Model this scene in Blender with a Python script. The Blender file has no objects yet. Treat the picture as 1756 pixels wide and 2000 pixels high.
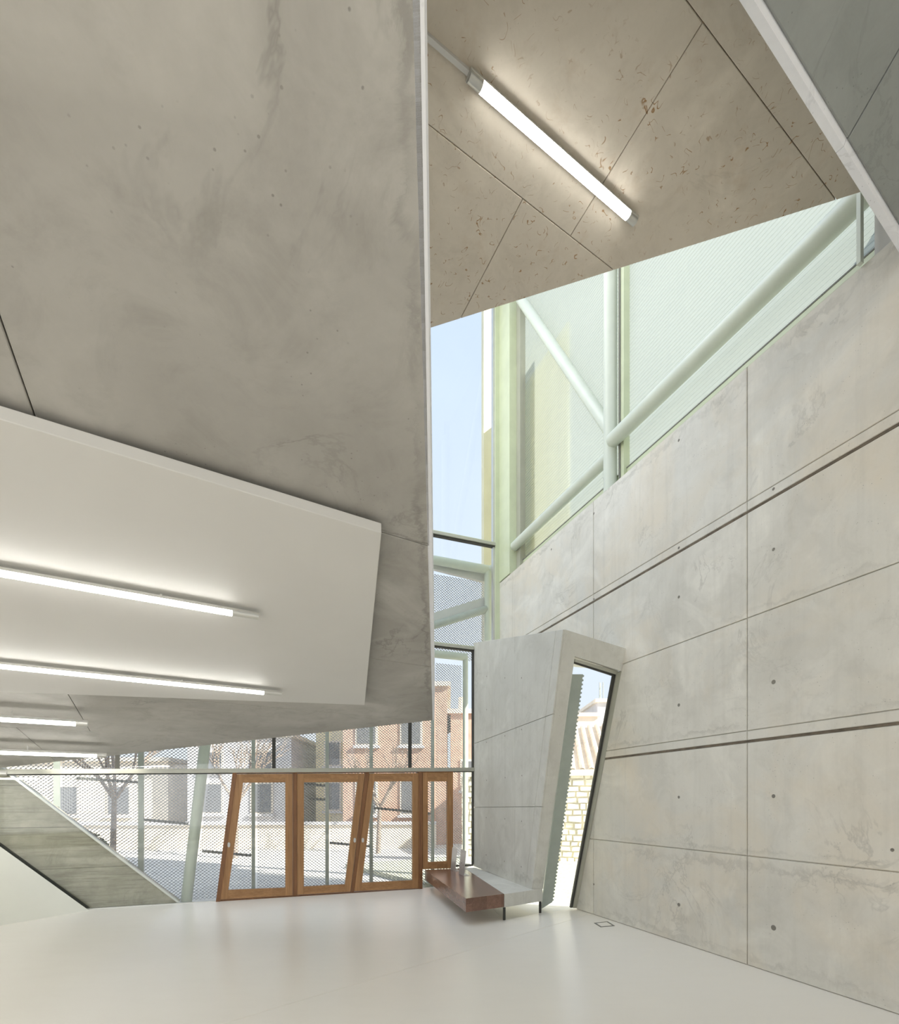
import bpy, bmesh, math, random
import numpy as np
from mathutils import Vector as V

S = bpy.context.scene
COL = S.collection
random.seed(7)

# ------------------------------------------------------------------ camera
EYE = V((0, 0, 1.6))
FPX, CX, HY = 1015.0, 878.0, 1566.0          # focal length, centre column and horizon row of the 1756 x 2000 frame
cam = bpy.data.cameras.new('camera')
cam.sensor_fit = 'HORIZONTAL'
cam.sensor_width = 36
cam.lens = 36 * FPX / 1756
cam.shift_y = (HY - 1000) / 1756
cam.clip_start = 0.02
cam.clip_end = 500
co = bpy.data.objects.new('camera', cam)
co.location = EYE
co.rotation_euler = (math.pi / 2, 0, 0)
COL.objects.link(co)
S.camera = co

# ------------------------------------------------------------------ sky, sun, exposure
SKY = 0.64
SUN = 5.0
EXPOSURE = 1.17
LAMP = 11.0
ROOF_W = 120.0
BACK_W = 60.0
w = bpy.data.worlds.new('sky')
S.world = w
w.use_nodes = True
nt = w.node_tree
bg = nt.nodes['Background']
tc = nt.nodes.new('ShaderNodeTexCoord')
sp = nt.nodes.new('ShaderNodeSeparateXYZ')
cr = nt.nodes.new('ShaderNodeValToRGB')
cr.color_ramp.elements[0].position = 0.0
cr.color_ramp.elements[0].color = (0.80, 0.84, 0.88, 1)
cr.color_ramp.elements[1].position = 0.75
cr.color_ramp.elements[1].color = (0.52, 0.62, 0.80, 1)
e = cr.color_ramp.elements.new(0.18)
e.color = (0.64, 0.70, 0.80, 1)
nt.links.new(tc.outputs['Generated'], sp.inputs[0])
nt.links.new(sp.outputs['Z'], cr.inputs[0])
nt.links.new(cr.outputs[0], bg.inputs[0])
bg.inputs[1].default_value = SKY
sun = bpy.data.lights.new('sun', 'SUN')
sun.energy = SUN
sun.angle = math.radians(1.0)
sun.color = (1.0, 0.95, 0.86)
so = bpy.data.objects.new('sun', sun)
so.location = (14, -6, 12)
so.rotation_euler = V((0.75, -0.35, 0.55)).to_track_quat('Z', 'Y').to_euler()
COL.objects.link(so)
def area(name, loc, aim, sx, sy, watts, col):
    l = bpy.data.lights.new(name, 'AREA')
    l.shape = 'RECTANGLE'
    l.size, l.size_y = sx, sy
    l.energy = watts
    l.color = col
    o = bpy.data.objects.new(name, l)
    o.location = loc
    o.rotation_euler = (-V(aim)).to_track_quat('Z', 'Y').to_euler()
    COL.objects.link(o)
    return o
rl = area('roof_fill', (-3.0, 6.2, 11.45), (0, 0, -1), 8.0, 4.4, ROOF_W, (0.95, 0.98, 1.0))  # added fill lamp under the roof, brightens floor and right wall
rl.rotation_euler = (0, 0, math.radians(21))
area('rear_fill', (-2.0, -5.6, 2.6), (0, 1, 0.05), 8.0, 4.0, BACK_W, (1.0, 0.96, 0.90))  # added fill lamp behind the camera, no known source there
vs = S.view_settings
vs.view_transform = 'Standard'
vs.look = 'None'
vs.gamma = 1
vs.use_curve_mapping = False
vs.exposure = EXPOSURE
S.cycles.max_bounces = 14
S.cycles.diffuse_bounces = 8
S.cycles.transparent_max_bounces = 24
S.cycles.sample_clamp_indirect = 6

# ------------------------------------------------------------------ surveying helpers
def ray(x, y):
    return V(((x - CX) / FPX, 1.0, (HY - y) / FPX))

def hit(x, y, p, n):
    d = ray(x, y)
    return EYE + d * ((V(p) - EYE).dot(n) / d.dot(n))

C0 = V((0.967, 10.17, 0))                         # corner of glazed front and right wall
WD = V((0.3587, -0.9335, 0)).normalized()         # along the right wall, towards the camera
FD = V((-0.9335, -0.3587, 0)).normalized()        # along the glazed front, to the left
WN = -FD                                          # outward through the right wall
FN = -WD                                          # outward through the glazed front
UP = V((0, 0, 1))

def F(u, z, d=0.0):
    return C0 + FD * u + FN * d + UP * z

def W(t, z, d=0.0):
    return C0 + WD * t + WN * d + UP * z

def fpx(x, y, d=0.0):
    return hit(x, y, C0 + FN * d, FN)

def wpx(x, y, d=0.0):
    return hit(x, y, C0 + WN * d, WN)

def gpx(x, y, z=0.0):
    return hit(x, y, V((0, 0, z)), UP)

def fu(x, y, d=0.0):                              # (u, z) on the glazed front
    q = fpx(x, y, d)
    return ((q - C0).dot(FD), q.z)

def wt(x, y, d=0.0):
    q = wpx(x, y, d)
    return ((q - C0).dot(WD), q.z)

# ------------------------------------------------------------------ materials
def lin(r, g, b):
    return tuple(((c / 255) / 12.92 if c / 255 <= 0.04045 else ((c / 255 + 0.055) / 1.055) ** 2.4) for c in (r, g, b)) + (1,)

class NT:
    def __init__(s, name):
        s.m = bpy.data.materials.new(name)
        s.m.use_nodes = True
        s.t = s.m.node_tree
        s.b = s.t.nodes['Principled BSDF']
        s.o = s.t.nodes['Material Output']
        s.pos = s.n('ShaderNodeTexCoord').outputs['Object']
    def n(s, typ, **kw):
        nd = s.t.nodes.new(typ)
        for k, v in kw.items():
            setattr(nd, k, v)
        return nd
    def put(s, nd, key, v):
        if isinstance(v, bpy.types.NodeSocket):
            s.t.links.new(v, nd.inputs[key])
        else:
            nd.inputs[key].default_value = v
    def map(s, scale, rot=(0, 0, 0), loc=(0, 0, 0)):
        nd = s.n('ShaderNodeMapping')
        s.put(nd, 'Vector', s.pos)
        nd.inputs['Scale'].default_value = scale
        nd.inputs['Rotation'].default_value = rot
        nd.inputs['Location'].default_value = loc
        return nd.outputs[0]
    def noise(s, scale, detail=4, rough=0.6, dist=0.0, vec=None):
        nd = s.n('ShaderNodeTexNoise')
        s.put(nd, 'Vector', s.pos if vec is None else vec)
        nd.inputs['Scale'].default_value = scale
        nd.inputs['Detail'].default_value = detail
        nd.inputs['Roughness'].default_value = rough
        nd.inputs['Distortion'].default_value = dist
        return nd.outputs[0]
    def voro(s, scale, vec=None):
        nd = s.n('ShaderNodeTexVoronoi')
        s.put(nd, 'Vector', s.pos if vec is None else vec)
        nd.inputs['Scale'].default_value = scale
        return nd.outputs[0]
    def rng(s, v, a, b, c=0.0, d=1.0):
        nd = s.n('ShaderNodeMapRange')
        s.put(nd, 0, v)
        for i, q in enumerate((a, b, c, d)):
            nd.inputs[i + 1].default_value = q
        return nd.outputs[0]
    def math(s, op, a, b=0.0, c=0.0):
        nd = s.n('ShaderNodeMath', operation=op)
        s.put(nd, 0, a)
        s.put(nd, 1, b)
        if op in ('MULTIPLY_ADD', 'COMPARE'):
            s.put(nd, 2, c)
        return nd.outputs[0]
    def mix(s, f, a, b, mode='MIX'):
        nd = s.n('ShaderNodeMix', data_type='RGBA', blend_type=mode)
        s.put(nd, 0, f)
        s.put(nd, 6, a)
        s.put(nd, 7, b)
        return nd.outputs[2]
    def bump(s, h, strength, dist=0.01):
        nd = s.n('ShaderNodeBump')
        s.put(nd, 'Height', h)
        nd.inputs['Strength'].default_value = strength
        nd.inputs['Distance'].default_value = dist
        s.put(s.b, 'Normal', nd.outputs[0])

def plain(name, col, rough=0.5, metal=0.0, var=0.04, scale=6, bump=0.0):
    t = NT(name)
    n = t.noise(scale, 3)
    dk = tuple(c * (1 - 2.2 * var) for c in col[:3]) + (1,)
    lt = tuple(min(1, c * (1 + var)) for c in col[:3]) + (1,)
    t.put(t.b, 'Base Color', t.mix(t.rng(n, 0.3, 0.7), dk, lt))
    t.b.inputs['Roughness'].default_value = rough
    t.b.inputs['Metallic'].default_value = metal
    if bump:
        t.bump(t.noise(scale * 10, 2), bump)
    return t.m

def concrete(name, base, dark, streak=0.0, fleck=0.0, cloud=0.5, veins=0.0, stain_line=None, board=False, warm=None, pits=1.0):
    t = NT(name)
    big = t.noise(0.55, 5, 0.62, 0.6)
    mid = t.noise(2.6, 6, 0.7, 0.8)
    fine = t.noise(38, 3, 0.7)
    c = t.mix(t.rng(big, 0.30, 0.72, 0, cloud), base, dark)
    c = t.mix(t.rng(mid, 0.50, 0.78, 0, cloud * 0.75), c, dark)
    lightc = tuple(min(1, q * 1.10) for q in base[:3]) + (1,)
    c = t.mix(t.rng(t.noise(1.3, 4, 0.6, 1.2), 0.52, 0.75, 0, 0.7), c, lightc)
    c = t.mix(t.rng(fine, 0.30, 0.75, 0.0, 0.10), c, dark)
    if warm:
        c = t.mix(t.rng(t.noise(0.9, 4, 0.65, 0.5), 0.45, 0.7, 0, 0.55), c, warm)
    if streak:
        v = t.noise(1.0, 5, 0.65, 0.2, t.map((9, 9, 0.55)))
        c = t.mix(t.rng(v, 0.50, 0.80, 0, streak), c, dark)
    edge = t.noise(1.1, 6, 0.62, 1.2)
    ring = t.math('SUBTRACT', 1.0, t.rng(t.math('ABSOLUTE', t.math('SUBTRACT', edge, 0.56)), 0.0, 0.018))
    deep = tuple(q * 0.62 for q in dark[:3]) + (1,)
    patch = t.rng(t.noise(0.8, 3), 0.48, 0.62)
    c = t.mix(t.math('MULTIPLY', t.math('MULTIPLY', ring, patch), 0.22 + veins), c, deep)
    if board:
        v = t.noise(1.0, 4, 0.7, 0.15, t.map((1.1, 1.1, 17)))
        c = t.mix(t.rng(v, 0.48, 0.64, 0, 0.42), c, deep)
        c = t.mix(t.rng(t.noise(4.5, 6, 0.75, 0.3), 0.5, 0.72, 0, 0.5), c, dark)
    # blow holes
    pv = t.voro(30)
    pit = t.math('MULTIPLY', t.math('SUBTRACT', 1.0, t.rng(pv, 0.07, 0.13)), t.rng(t.noise(3.5, 2), 0.50, 0.60))
    c = t.mix(t.math('MULTIPLY', pit, 0.55 * pits), c, deep)
    if fleck:
        f = t.noise(10.5, 0.5, 0.5, 1.2)
        band = t.math('SUBTRACT', 1.0, t.rng(t.math('ABSOLUTE', t.math('SUBTRACT', f, 0.5)), 0.006, 0.016))
        msk = t.math('MULTIPLY', t.rng(t.noise(16, 1), 0.55, 0.60), t.rng(t.noise(1.1, 2), 0.36, 0.55))
        c = t.mix(t.math('MULTIPLY', t.math('MULTIPLY', band, msk), fleck), c, lin(150, 112, 66))
        rust = t.rng(t.noise(4.5, 4, 0.7), 0.56, 0.78, 0, 0.24)
        c = t.mix(rust, c, lin(176, 146, 108))
    for (p, n, width, amt) in (stain_line or []):
        dv = t.n('ShaderNodeVectorMath', operation='SUBTRACT')
        t.put(dv, 0, t.pos)
        dv.inputs[1].default_value = p
        dd = t.n('ShaderNodeVectorMath', operation='DOT_PRODUCT')
        t.put(dd, 0, dv.outputs[0])
        dd.inputs[1].default_value = n
        dist = dd.outputs['Value']
        wob = t.math('MULTIPLY_ADD', t.rng(t.noise(5.5, 6, 0.72, 0.6), 0.3, 0.7, -1, 1), width * 0.95, dist)
        st = t.math('SUBTRACT', 1.0, t.rng(t.math('ABSOLUTE', t.math('SUBTRACT', wob, width)), width * 0.10, width * 0.55))
        wob2 = t.math('SUBTRACT', 1.0, t.rng(t.math('ABSOLUTE', t.math('SUBTRACT', wob, width * 1.15)), 0.0, width * 0.13))
        st = t.math('MULTIPLY', st, t.rng(t.noise(1.6, 4), 0.38, 0.60, 0.0, 1))
        c = t.mix(t.math('MULTIPLY', st, 0.55 * amt), c, deep)
        c = t.mix(t.math('MULTIPLY', t.math('MULTIPLY', wob2, t.rng(t.noise(2.3, 3), 0.42, 0.60)), 0.40 * amt), c, deep)
    t.put(t.b, 'Base Color', c)
    t.put(t.b, 'Roughness', t.rng(mid, 0.3, 0.7, 0.55, 0.8))
    t.b.inputs['Specular IOR Level'].default_value = 0.3
    h = t.math('ADD', t.math('MULTIPLY', fine, 0.25), t.math('MULTIPLY', pit, -0.8))
    t.bump(h, 0.25, 0.004)
    return t.m

def wood(name, light, dark, axis, rough=0.42, seg=0.0, spec=0.4):
    t = NT(name)
    sc = {'x': (1.2, 22, 22), 'z': (22, 22, 1.2), 'y': (22, 1.2, 22)}[axis]
    g = t.noise(1.6, 5, 0.65, 0.5, t.map(sc))
    g2 = t.noise(5, 3, 0.7, 0.1, t.map(sc))
    c = t.mix(t.rng(g, 0.30, 0.72), light, dark)
    c = t.mix(t.rng(g2, 0.45, 0.75, 0, 0.35), c, tuple(q * 0.62 for q in dark[:3]) + (1,))
    if seg:
        fl = t.n('ShaderNodeVectorMath', operation='FLOOR')
        t.put(fl, 0, t.map({'x': (2.2, 1.5, 16), 'z': (14, 1.0, 1.3), 'y': (10, 1.4, 10)}[axis]))
        wn = t.n('ShaderNodeTexWhiteNoise')
        t.put(wn, 'Vector', fl.outputs[0])
        c = t.mix(t.rng(wn.outputs[0], 0, 1, 0, seg), c, tuple(q * 0.6 for q in dark[:3]) + (1,))
    t.put(t.b, 'Base Color', c)
    t.b.inputs['Roughness'].default_value = rough
    t.b.inputs['Specular IOR Level'].default_value = spec
    t.bump(g2, 0.12, 0.003)
    return t.m

def glass(name, tint=(0.975, 0.988, 0.98, 1), refl=1.0, rough=0.0):
    t = NT(name)
    tr = t.n('ShaderNodeBsdfTransparent')
    n = t.noise(0.7, 2)
    t.put(tr, 0, t.mix(t.rng(n, 0.3, 0.7), tint, tuple(q * 0.985 for q in tint[:3]) + (1,)))
    gl = t.n('ShaderNodeBsdfGlossy')
    gl.inputs['Roughness'].default_value = rough
    lw_ = t.n('ShaderNodeLayerWeight')
    lw_.inputs[0].default_value = 0.5
    mx = t.n('ShaderNodeMixShader')
    t.put(mx, 0, t.math('MULTIPLY_ADD', t.math('POWER', lw_.outputs['Facing'], 5.0), 0.9 * refl, 0.035 * refl))
    t.put(mx, 1, tr.outputs[0])
    t.put(mx, 2, gl.outputs[0])
    t.put(t.o, 'Surface', mx.outputs[0])
    return t.m

def polycarb(name, col, clear):
    t = NT(name)
    tl = t.n('ShaderNodeBsdfTranslucent')
    n = t.noise(0.8, 3)
    t.put(tl, 0, t.mix(t.rng(n, 0.3, 0.7), col, tuple(q * 0.94 for q in col[:3]) + (1,)))
    rf = t.n('ShaderNodeBsdfRefraction')
    rf.inputs['Roughness'].default_value = 0.22
    rf.inputs['IOR'].default_value = 1.03
    rf.inputs[0].default_value = tuple(q * 2.4 for q in col[:3]) + (1,)
    mx = t.n('ShaderNodeMixShader')
    mx.inputs[0].default_value = clear
    t.put(mx, 1, tl.outputs[0])
    t.put(mx, 2, rf.outputs[0])
    df = t.n('ShaderNodeBsdfPrincipled')
    df.inputs['Base Color'].default_value = (0.66, 0.72, 0.66, 1)
    df.inputs['Roughness'].default_value = 0.25
    m2 = t.n('ShaderNodeMixShader')
    m2.inputs[0].default_value = 0.22
    t.put(m2, 1, mx.outputs[0])
    t.put(m2, 2, df.outputs[0])
    t.put(t.o, 'Surface', m2.outputs[0])
    return t.m

def emit(name, col, strength):
    t = NT(name)
    t.put(t.b, 'Base Color', (0.9, 0.9, 0.88, 1))
    t.put(t.b, 'Emission Color', t.mix(t.rng(t.noise(2, 1), 0.3, 0.7), col, tuple(q * 0.98 for q in col[:3]) + (1,)))
    t.b.inputs['Emission Strength'].default_value = strength
    return t.m

def floor_mat():
    t = NT('white_resin_floor')
    n = t.noise(0.6, 3, 0.5, 0.2)
    n2 = t.noise(1.0, 4, 0.6, 0.0, t.map((2.0, 9.0, 1), (0, 0, -0.38)))
    c = t.mix(t.rng(n, 0.30, 0.70), (0.86, 0.835, 0.78, 1), (0.83, 0.805, 0.75, 1))
    c = t.mix(t.rng(n2, 0.45, 0.75, 0, 0.25), c, (0.80, 0.775, 0.715, 1))
    t.put(t.b, 'Base Color', c)
    t.b.inputs['Roughness'].default_value = 0.27
    t.b.inputs['Specular IOR Level'].default_value = 0.5
    return t.m

M = {}
# ------------------------------------------------------------------ mesh helpers
class MB:
    def __init__(s):
        s.v, s.f = [], []
    def add(s, vs, fs):
        o = len(s.v)
        s.v += [V(q) for q in vs]
        s.f += [tuple(i + o for i in f) for f in fs]
        return s
    def prism(s, poly, off):
        n = len(poly)
        off = V(off)
        s.add(list(poly) + [V(q) + off for q in poly],
              [tuple(range(n))[::-1], tuple(range(n, 2 * n))] + [(i, (i + 1) % n, n + (i + 1) % n, n + i) for i in range(n)])
        return s
    def hexa(s, a, b):                            # two quads
        s.add(list(a) + list(b), [(3, 2, 1, 0), (4, 5, 6, 7)] + [(i, (i + 1) % 4, 4 + (i + 1) % 4, 4 + i) for i in range(4)])
        return s
    def bar(s, p, q, wid, dep, nrm):              # square bar from p to q, dep along nrm
        p, q, nrm = V(p), V(q), V(nrm).normalized()
        a = (q - p).normalized()
        sd = a.cross(nrm).normalized()
        h = sd * wid / 2
        k = nrm * dep / 2
        return s.hexa([p - h - k, p + h - k, p + h + k, p - h + k], [q - h - k, q + h - k, q + h + k, q - h + k])
    def tube(s, p, q, r, n=20, r2=None):
        p, q = V(p), V(q)
        r2 = r if r2 is None else r2
        a = (q - p).normalized()
        x = a.cross(V((0, 0, 1)) if abs(a.z) < 0.9 else V((1, 0, 0))).normalized()
        y = a.cross(x)
        vs = []
        for c, rr in ((p, r), (q, r2)):
            for i in range(n):
                g = 2 * math.pi * i / n
                vs.append(c + x * math.cos(g) * rr + y * math.sin(g) * rr)
        s.add(vs, [(i, (i + 1) % n, n + (i + 1) % n, n + i) for i in range(n)] + [tuple(range(n))[::-1], tuple(range(n, 2 * n))])
        return s
    def build(s, name, mat, parent=None, at=None, smooth=False, bevel=0.0):
        off = V((0, 0, 0))
        if parent is not None:
            o = parent
            while o is not None:
                off += o.location
                o = o.parent
        if at is not None:
            at = V(at)
        me = bpy.data.meshes.new(name)
        base = off + (at - off if at is not None else V((0, 0, 0)))
        me.from_pydata([tuple(q - base) for q in s.v], [], s.f)
        bm = bmesh.new()
        bm.from_mesh(me)
        bmesh.ops.recalc_face_normals(bm, faces=bm.faces)
        if bevel:
            bmesh.ops.bevel(bm, geom=bm.edges[:], offset=bevel, segments=2, affect='EDGES', profile=0.6)
        if smooth:
            for f in bm.faces:
                f.smooth = True
            for ed in bm.edges:
                if len(ed.link_faces) == 2 and ed.calc_face_angle(0) > 0.7:
                    ed.smooth = False
        bm.to_mesh(me)
        bm.free()
        me.materials.append(M[mat] if isinstance(mat, str) else mat)
        ob = bpy.data.objects.new(name, me)
        COL.objects.link(ob)
        if parent is not None:
            ob.parent = parent
        if at is not None:
            ob.location = at - off
        return ob

def thing(name, at, label, cat, group=None):
    o = bpy.data.objects.new(name, None)
    o.location = at
    o.empty_display_size = 0.1
    COL.objects.link(o)
    return tag(o, label, cat, group)

def tag(o, label, cat, group=None):
    o['label'] = label
    o['category'] = cat
    if group:
        o['group'] = group
    return o

def struct(o, label=None):
    o['kind'] = 'structure'
    if label:
        o['label'] = label
    return o

def sroot(name, label=None, at=(0, 0, 0)):
    o = bpy.data.objects.new(name, None)
    o.location = at
    COL.objects.link(o)
    return struct(o, label)

# convex polygons on a plane: cutting, shrinking, turning into shallow slabs
def cut(poly, p, q, n):
    s = (V(q) - V(p)).cross(n).normalized()
    out = ([], [])
    k = len(poly)
    for i in range(k):
        a, b = poly[i], poly[(i + 1) % k]
        da, db = (a - p).dot(s), (b - p).dot(s)
        out[0 if da >= 0 else 1].append(a)
        if da * db < 0:
            x = a + (b - a) * (da / (da - db))
            out[0].append(x)
            out[1].append(x)
    return [o for o in out if len(o) >= 3]

def cut_all(polys, p, q, n, where=None):
    r = []
    for po in polys:
        c = sum(po, V((0, 0, 0))) / len(po)
        r += cut(po, V(p), V(q), n) if where is None or where(c) else [po]
    return r

def shrink(poly, n, g):
    k = len(poly)
    n = V(n)
    area = V((0, 0, 0))
    for i in range(k):
        area += poly[i].cross(poly[(i + 1) % k])
    sg = 1 if area.dot(n) > 0 else -1
    L = []
    for i in range(k):
        a, b = poly[i], poly[(i + 1) % k]
        d = (b - a).normalized()
        L.append((a + n.cross(d) * sg * g, d))
    res = []
    for i in range(k):
        (p, d), (q, f) = L[i - 1], L[i]
        cr_ = d.cross(f)
        if cr_.length < 1e-5:
            res.append(q)
        else:
            res.append(p + d * ((q - p).cross(f).dot(cr_) / cr_.length_squared))
    return res

def slab_panel(poly, n, gap=0.008, thick=0.02, cham=0.004, mb=None):
    """poly lies on the visible face, n points to the room"""
    clean = []
    for q in poly:
        if not clean or (q - clean[-1]).length > 0.01:
            clean.append(q)
    if (clean[0] - clean[-1]).length < 0.01:
        clean.pop()
    poly = clean
    n = V(n).normalized()
    o = shrink(poly, n, gap / 2)
    i = shrink(poly, n, gap / 2 + cham)
    k = len(poly)
    mb = mb or MB()
    vs = i + [q - n * cham for q in o] + [q - n * thick for q in o]
    fs = [tuple(range(k)), tuple(range(2 * k, 3 * k))[::-1]]
    for j in range(k):
        m_ = (j + 1) % k
        fs += [(j, k + j, k + m_, m_), (k + j, 2 * k + j, 2 * k + m_, k + m_)]
    return mb.add(vs, fs)

def tie_hole(p, n, r, parent):
    r *= 0.78
    n = V(n).normalized()
    x = n.cross(UP).normalized() if abs(n.z) < 0.9 else n.cross(V((1, 0, 0))).normalized()
    y = n.cross(x)
    k = 12
    vs = []
    for rr, d in ((r * 1.5, 0.0012), (r, 0.003), (r * 0.72, 0.0016), (r * 0.3, 0.0014)):
        for i in range(k):
            g = 2 * math.pi * i / k
            vs.append(p + (x * math.cos(g) + y * math.sin(g)) * rr + n * d)
    fs = []
    for q in range(3):
        fs += [(q * k + i, q * k + (i + 1) % k, (q + 1) * k + (i + 1) % k, (q + 1) * k + i) for i in range(k)]
    fs.append(tuple(range(3 * k, 4 * k)))
    MB().add(vs, fs).build('tie_hole', 'tie', parent, smooth=True)

# ------------------------------------------------------------------ planes of the two sloping concrete slabs
SN = V((0.079, -0.117, -1)).normalized()          # visible underside normal (down)
def zlow(x, y):
    return 1.6 + 1.779 + 0.079 * x - 0.117 * y
def zhigh(x, y):
    return 1.6 + 4.972 + 0.079 * x - 0.117 * y
LP = V((0, 0, zlow(0, 0)))
HP = V((0, 0, zhigh(0, 0)))
def low(x, y):
    return hit(x, y, LP, SN)
def high(x, y):
    return hit(x, y, HP, SN)
def lowv(x, y):
    return V((x, y, zlow(x, y)))
def highv(x, y):
    return V((x, y, zhigh(x, y)))

LA = low(845, 1407)
LE0 = lowv(-0.034 + 0.031 * 4.0, -4.0)             # the long free edge runs past the camera
M['concrete_wall'] = concrete('concrete_wall', lin(226, 224, 217), lin(184, 182, 174), streak=0.30, cloud=0.62, veins=0.12, pits=1.3, stain_line=[((0, 0, 1.07), (0, 0, -1), .10, .45), ((0, 0, 1.07), (0, 0, 1), .05, .3), ((0, 0, 2.29), (0, 0, 1), .06, .45), ((0, 0, 3.4), (0, 0, 1), .05, .3), ((0, 0, 5.87), (0, 0, -1), .09, .5), ((0, 0, 0), (0, 0, 1), .08, .35)], warm=lin(222, 211, 192))
M['concrete_bay'] = concrete('concrete_bay', lin(216, 216, 210), lin(174, 173, 165), streak=0.34, cloud=0.55, pits=1.6, stain_line=[((0, 0, .354), (0, 0, 1), .12, .6)])
edn = (LA - LE0).cross(SN).normalized()
if edn.x > 0:
    edn = -edn
stq, stp = low(745, 1040), low(0, 812)
stn = (stp - stq).cross(SN).normalized()
if (low(400, 600) - stq).dot(stn) < 0:
    stn = -stn
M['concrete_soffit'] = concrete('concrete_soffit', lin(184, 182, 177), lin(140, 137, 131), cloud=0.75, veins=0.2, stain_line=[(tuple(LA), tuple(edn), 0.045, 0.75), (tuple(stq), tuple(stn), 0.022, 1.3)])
M['concrete_ceiling'] = concrete('concrete_ceiling', lin(222, 213, 199), lin(184, 175, 160), cloud=0.7, fleck=0.9, pits=0.4)
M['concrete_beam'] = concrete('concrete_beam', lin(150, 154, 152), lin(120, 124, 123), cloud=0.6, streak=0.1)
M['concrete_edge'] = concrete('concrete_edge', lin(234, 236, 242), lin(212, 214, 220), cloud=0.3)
M['concrete_board'] = concrete('concrete_board', lin(196, 191, 176), lin(146, 142, 126), cloud=0.7, board=True)
M['tie'] = plain('tie_plug', lin(128, 125, 117), 0.8)
M['groove_shade_dirt'] = plain('groove_shade_dirt', lin(118, 108, 94), 0.9, var=0.2, scale=9)
M['floor'] = floor_mat()
M['white_paint'] = plain('white_paint', lin(206, 205, 202), 0.6, var=0.012, scale=1.2)
M['white_wall'] = plain('white_wall', lin(222, 222, 212), 0.6, var=0.012, scale=1.5)
M['white_steel'] = plain('white_steel', lin(204, 211, 199), 0.32, var=0.02, scale=3)
M['green_steel'] = plain('green_steel', lin(200, 208, 178), 0.35, var=0.03, scale=3)
M['frame_steel'] = plain('frame_steel', lin(178, 178, 166), 0.35, 0.2, var=0.03, scale=3)
M['dark_joint'] = plain('dark_joint', lin(62, 62, 58), 0.6)
M['aluminium'] = plain('aluminium', lin(206, 206, 202), 0.32, 0.7, var=0.02)
M['mesh_metal'] = plain('mesh_metal', lin(196, 196, 200), 0.5, 0.3, var=0.03)
M['grey_steel'] = plain('grey_steel', lin(176, 182, 176), 0.5, 0.1, var=0.04)
M['dark_bar'] = plain('dark_bar', lin(120, 120, 114), 0.6, 0.1)
M['bookend_metal'] = plain('bookend_metal', lin(190, 188, 188), 0.4, 0.4, var=0.03)
M['wood_v'] = wood('oak_upright', lin(186, 143, 99), lin(154, 112, 72), 'z', seg=0.35)
M['wood_h'] = wood('oak_rail', lin(186, 143, 99), lin(154, 112, 72), 'x', seg=0.45)
M['wood_dark'] = wood('oak_frame', lin(150, 106, 70), lin(118, 80, 52), 'z', seg=0.2)
M['wood_bench'] = wood('bench_timber', lin(142, 108, 92), lin(114, 86, 72), 'y', rough=0.22, seg=0.5, spec=0.5)
M['cream'] = plain('cream_paint', lin(248, 247, 226), 0.5, var=0.02, scale=2)
M['cream_post'] = plain('cream_post', lin(216, 211, 184), 0.5, var=0.03, scale=2)
M['cream_sheet'] = polycarb('cream_sheet', (0.66, 0.63, 0.48, 1), 0.12)
M['bluegrey'] = plain('blue_grey_sheet', lin(206, 218, 218), 0.5, 0.1)
M['asphalt'] = plain('pale_paving', lin(216, 212, 204), 0.85, var=0.06, scale=2, bump=0.2)
M['brick'] = plain('tan_render', lin(208, 172, 152), 0.85, var=0.10, scale=3, bump=0.2)
M['brick_pale'] = plain('pale_render', lin(232, 222, 208), 0.85, var=0.06, scale=2)
M['grey_render'] = plain('grey_render', lin(214, 212, 214), 0.85, var=0.06, scale=2)
M['yellow_render'] = plain('yellow_render', lin(230, 220, 184), 0.85, var=0.05, scale=2)
M['dark_glass'] = plain('window_dark', lin(120, 122, 126), 0.15)
M['tile'] = plain('clay_tile', lin(226, 212, 192), 0.8, var=0.12, scale=5, bump=0.3)
M['stone'] = plain('garden_stone', lin(238, 233, 218), 0.9, var=0.06, scale=3, bump=0.4)
M['mortar'] = plain('mortar', lin(226, 220, 205), 0.95, var=0.05)
M['bark'] = plain('bark', lin(168, 152, 140), 0.9, var=0.15, scale=8, bump=0.4)
M['leaf'] = plain('hedge_green', lin(126, 136, 112), 0.8, var=0.3, scale=7)
M['gravel'] = plain('gravel', lin(206, 206, 184), 0.9, var=0.2, scale=16, bump=0.5)
M['glass'] = glass('clear_glass')
M['lamp'] = emit('lamp_diffuser', (1.0, 0.98, 0.925, 1), LAMP)
M['poly'] = polycarb('polycarbonate', (0.25, 0.275, 0.245, 1), 0.28)
M['polyroof'] = polycarb('roof_glazing', (0.90, 0.94, 0.93, 1), 0.5)

# ------------------------------------------------------------------ floor
UL = 10.6                                        # left end of the glazed front
def fc(z):
    return [C0 + UP * z, W(15, z), V((-9.2, -6.5, z)), F(UL, z)]
floor = sroot('floor', 'white polished resin floor with one fine joint')
base = [V((q.x, q.y, -0.02)) for q in (W(-0.08, 0, 0.2), W(15, 0, 0.2), V((-9.2, -6.5, 0)), F(UL, 0, 0.08))]
MB().prism(base, (0, 0, -0.12)).build('subfloor', 'floor', floor)
j1, j2 = gpx(440, 1998), gpx(1188, 1775)
for po in cut([V((q.x, q.y, 0)) for q in base], j1, j2, UP):
    slab_panel(po, UP, 0.004, 0.0199, 0.0012).build('floor_slab', 'floor', floor)

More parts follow.
